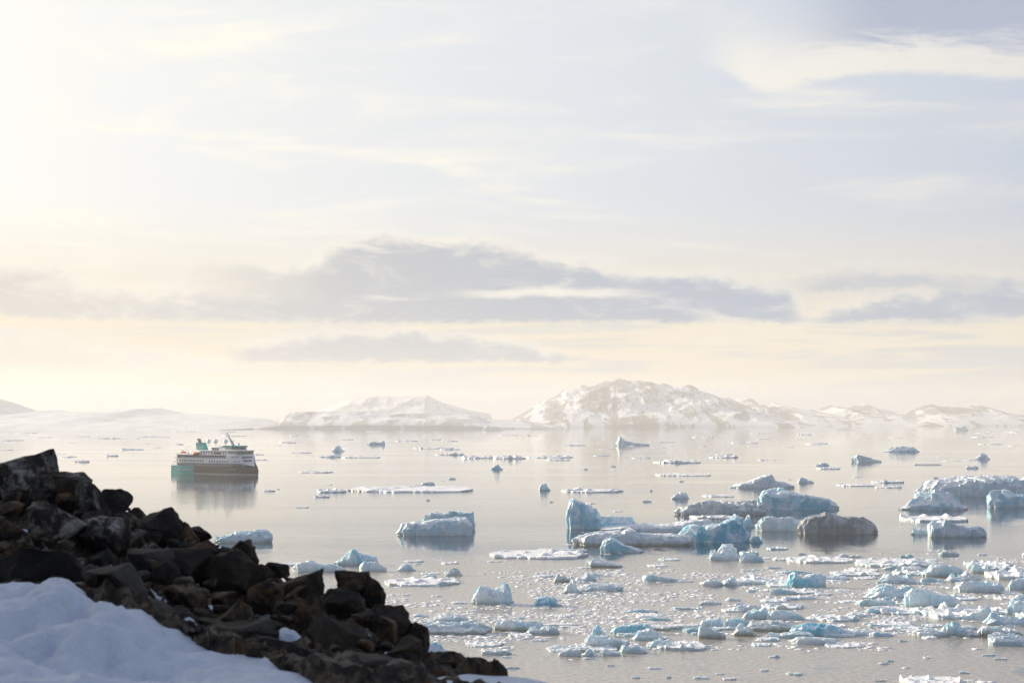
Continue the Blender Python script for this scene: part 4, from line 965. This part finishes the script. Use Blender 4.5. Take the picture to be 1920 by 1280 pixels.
def boat(name, x, y, z, ln, wd, ht, m):
    V, Fc = [], []; n = 12; k = 10
    for i in range(n + 1):
        t = i / n * 2 - 1; s = max(.05, (1 - abs(t) ** 2.6)) ** .6
        for j in range(k): a = j / k * 6.2832; V.append((x + t * ln / 2, y + math.cos(a) * wd / 2 * s, z + math.sin(a) * ht / 2 * (s * .8 + .2)))
    for i in range(n):
        for j in range(k): Fc.append((i * k + j, i * k + (j + 1) % k, (i + 1) * k + (j + 1) % k, (i + 1) * k + j))
    Fc.append(tuple(reversed(range(k)))); Fc.append(tuple(n * k + j for j in range(k))); return mesh_obj(name, V, Fc, m, ship, True)
lb = boat('lifeboat', zx(633), -8.6, zz(583), 8.4, 3.0, 2.5, P_ORANGE); box('canopy', zx(610), zx(660), -9.3, -7.9, zz(575), zz(557), P_ORANGE, lb, .3)
for s in (575, 690): tube('davit', [(zx(s), -7.0, zz(602)), (zx(s), -7.2, zz(552)), (zx(s), -8.6, zz(545))], .18, P_WHITE, ship, 6)
boat('rescue_boat', zc(430), -2.0, zz(565), 7.0, 2.6, 1.6, P_ORANGE)
tube('rescue_boat_arch', [(zc(420), -3.2, zz(565)), (zc(420), -2.8, zz(530)), (zc(420), -1.2, zz(530)), (zc(420), -.8, zz(565))], .22, P_ORANGE, ship, 6)
boat('tender', zx(745), -8.5, zz(640), 7.2, 1.6, 1.5, plain('tender_tan', (.33, .29, .17), .5))
tube('crane', [(zc(515), -1, zz(600)), (zc(515), -1, zz(552)), (zc(445), -1, zz(484))], .35, P_STEEL, ship, 6, .18)
# stern decks: stepped platforms with rails
for (a, b_, z, y) in ((205, 300, 668, 8.0), (196, 345, 745, 8.4), (165, 360, 806, 8.6)):
    box('stern_deck', zx(a), zx(b_), -y, y, zz(z) - .25, zz(z), P_WHITE)
    for k in range(6): q = zx(a) + (zx(b_) - zx(a)) * k / 6 + .1; box('stanchion', q - .06, q + .06, -y, -y + .12, zz(z), zz(z) + 1.1, P_STEEL)
    box('stern_rail', zx(a), zx(b_), -y, -y + .1, zz(z) + 1.05, zz(z) + 1.15, P_STEEL)
box('stern_house', zx(245), zx(300), -7.2, 7.2, zz(745), zz(668), P_GREY); box('stern_house', zx(255), zx(360), -7.4, 7.4, zz(808), zz(747), P_TAN)
box('sun_deck_rail', zx(262), zx(560), -8.9, -8.8, zz(600) + .9, zz(600) + 1.05, P_STEEL)
for k in range(12): q = zx(264) + (zx(556) - zx(264)) * k / 11; box('stanchion', q - .06, q + .06, -8.9, -8.78, zz(600), zz(600) + 1.0, P_STEEL)
# teal star emblem and lettering on the starboard hull
c, t, n = porthole(bow_x(1515), zz(785)); V = []
for dn in (.02, .12):
    for i in range(12): a = math.pi / 2 + i * math.pi / 6; r = 2.1 if i % 2 == 0 else .55; V.append(tuple(c + t * math.cos(a) * r + Vector((0, 0, math.sin(a) * r)) + n * dn))
mesh_obj('star_emblem', V, [tuple(range(12)), tuple(range(12, 24))] + [(i, (i + 1) % 12, 12 + (i + 1) % 12, 12 + i) for i in range(12)], P_TEAL, ship)
def lettering(text, x, z, size, width, m=P_LETTER):
    cu = bpy.data.curves.new('lettering', 'FONT'); cu.body = text; cu.size = size; cu.align_x = 'CENTER'; cu.align_y = 'CENTER'; cu.extrude = .02
    tmp = bpy.data.objects.new('tmp', cu); COL.objects.link(tmp); dg = bpy.context.evaluated_depsgraph_get(); me = bpy.data.meshes.new_from_object(tmp.evaluated_get(dg)); bpy.data.objects.remove(tmp)
    xs = [v.co.x for v in me.vertices]; f = width / (max(xs) - min(xs)); me.materials.clear(); me.materials.append(m)
    for v in me.vertices: v.co.x *= f
    for v in me.vertices:
        px_, pz = v.co.x + x, v.co.y + z; v.co = Vector((px_, -half(px_, pz, 9.0) - .08 - v.co.z, pz))
    o = bpy.data.objects.new('lettering', me); COL.objects.link(o); o.parent = ship; return o
lettering('aurora expeditions', zx(400), zz(878), 2.6, zx(520) - zx(285))
lettering('sylvia earle', zx(1302), zz(855), 1.1, zx(1362) - zx(1245))
lettering('SYLVIA EARLE', 29.0, zz(778), 1.1, 6.0)

# ------------------------------------------------------------ haze
hz = mesh_obj('haze', [(x, y, z) for z in (-2.0, 350.0) for x, y in ((-9000, -300), (9000, -300), (9000, 23800), (-9000, 23800))],
              [(3, 2, 1, 0), (4, 5, 6, 7), (0, 1, 5, 4), (1, 2, 6, 5), (2, 3, 7, 6), (3, 0, 4, 7)])
hm = bpy.data.materials.new('haze'); hm.use_nodes = True; hm.node_tree.nodes.clear()
pv = hm.node_tree.nodes.new('ShaderNodeVolumePrincipled'); ho = hm.node_tree.nodes.new('ShaderNodeOutputMaterial'); hm.node_tree.links.new(pv.outputs[0], ho.inputs['Volume'])
pv.inputs['Color'].default_value = (.88, .88, .87, 1); pv.inputs['Density'].default_value = 7e-5; pv.inputs['Anisotropy'].default_value = .15
hz.data.materials.append(hm); tag(hz, 'pale sea haze veiling the far mountains', 'haze', None, 'stuff')
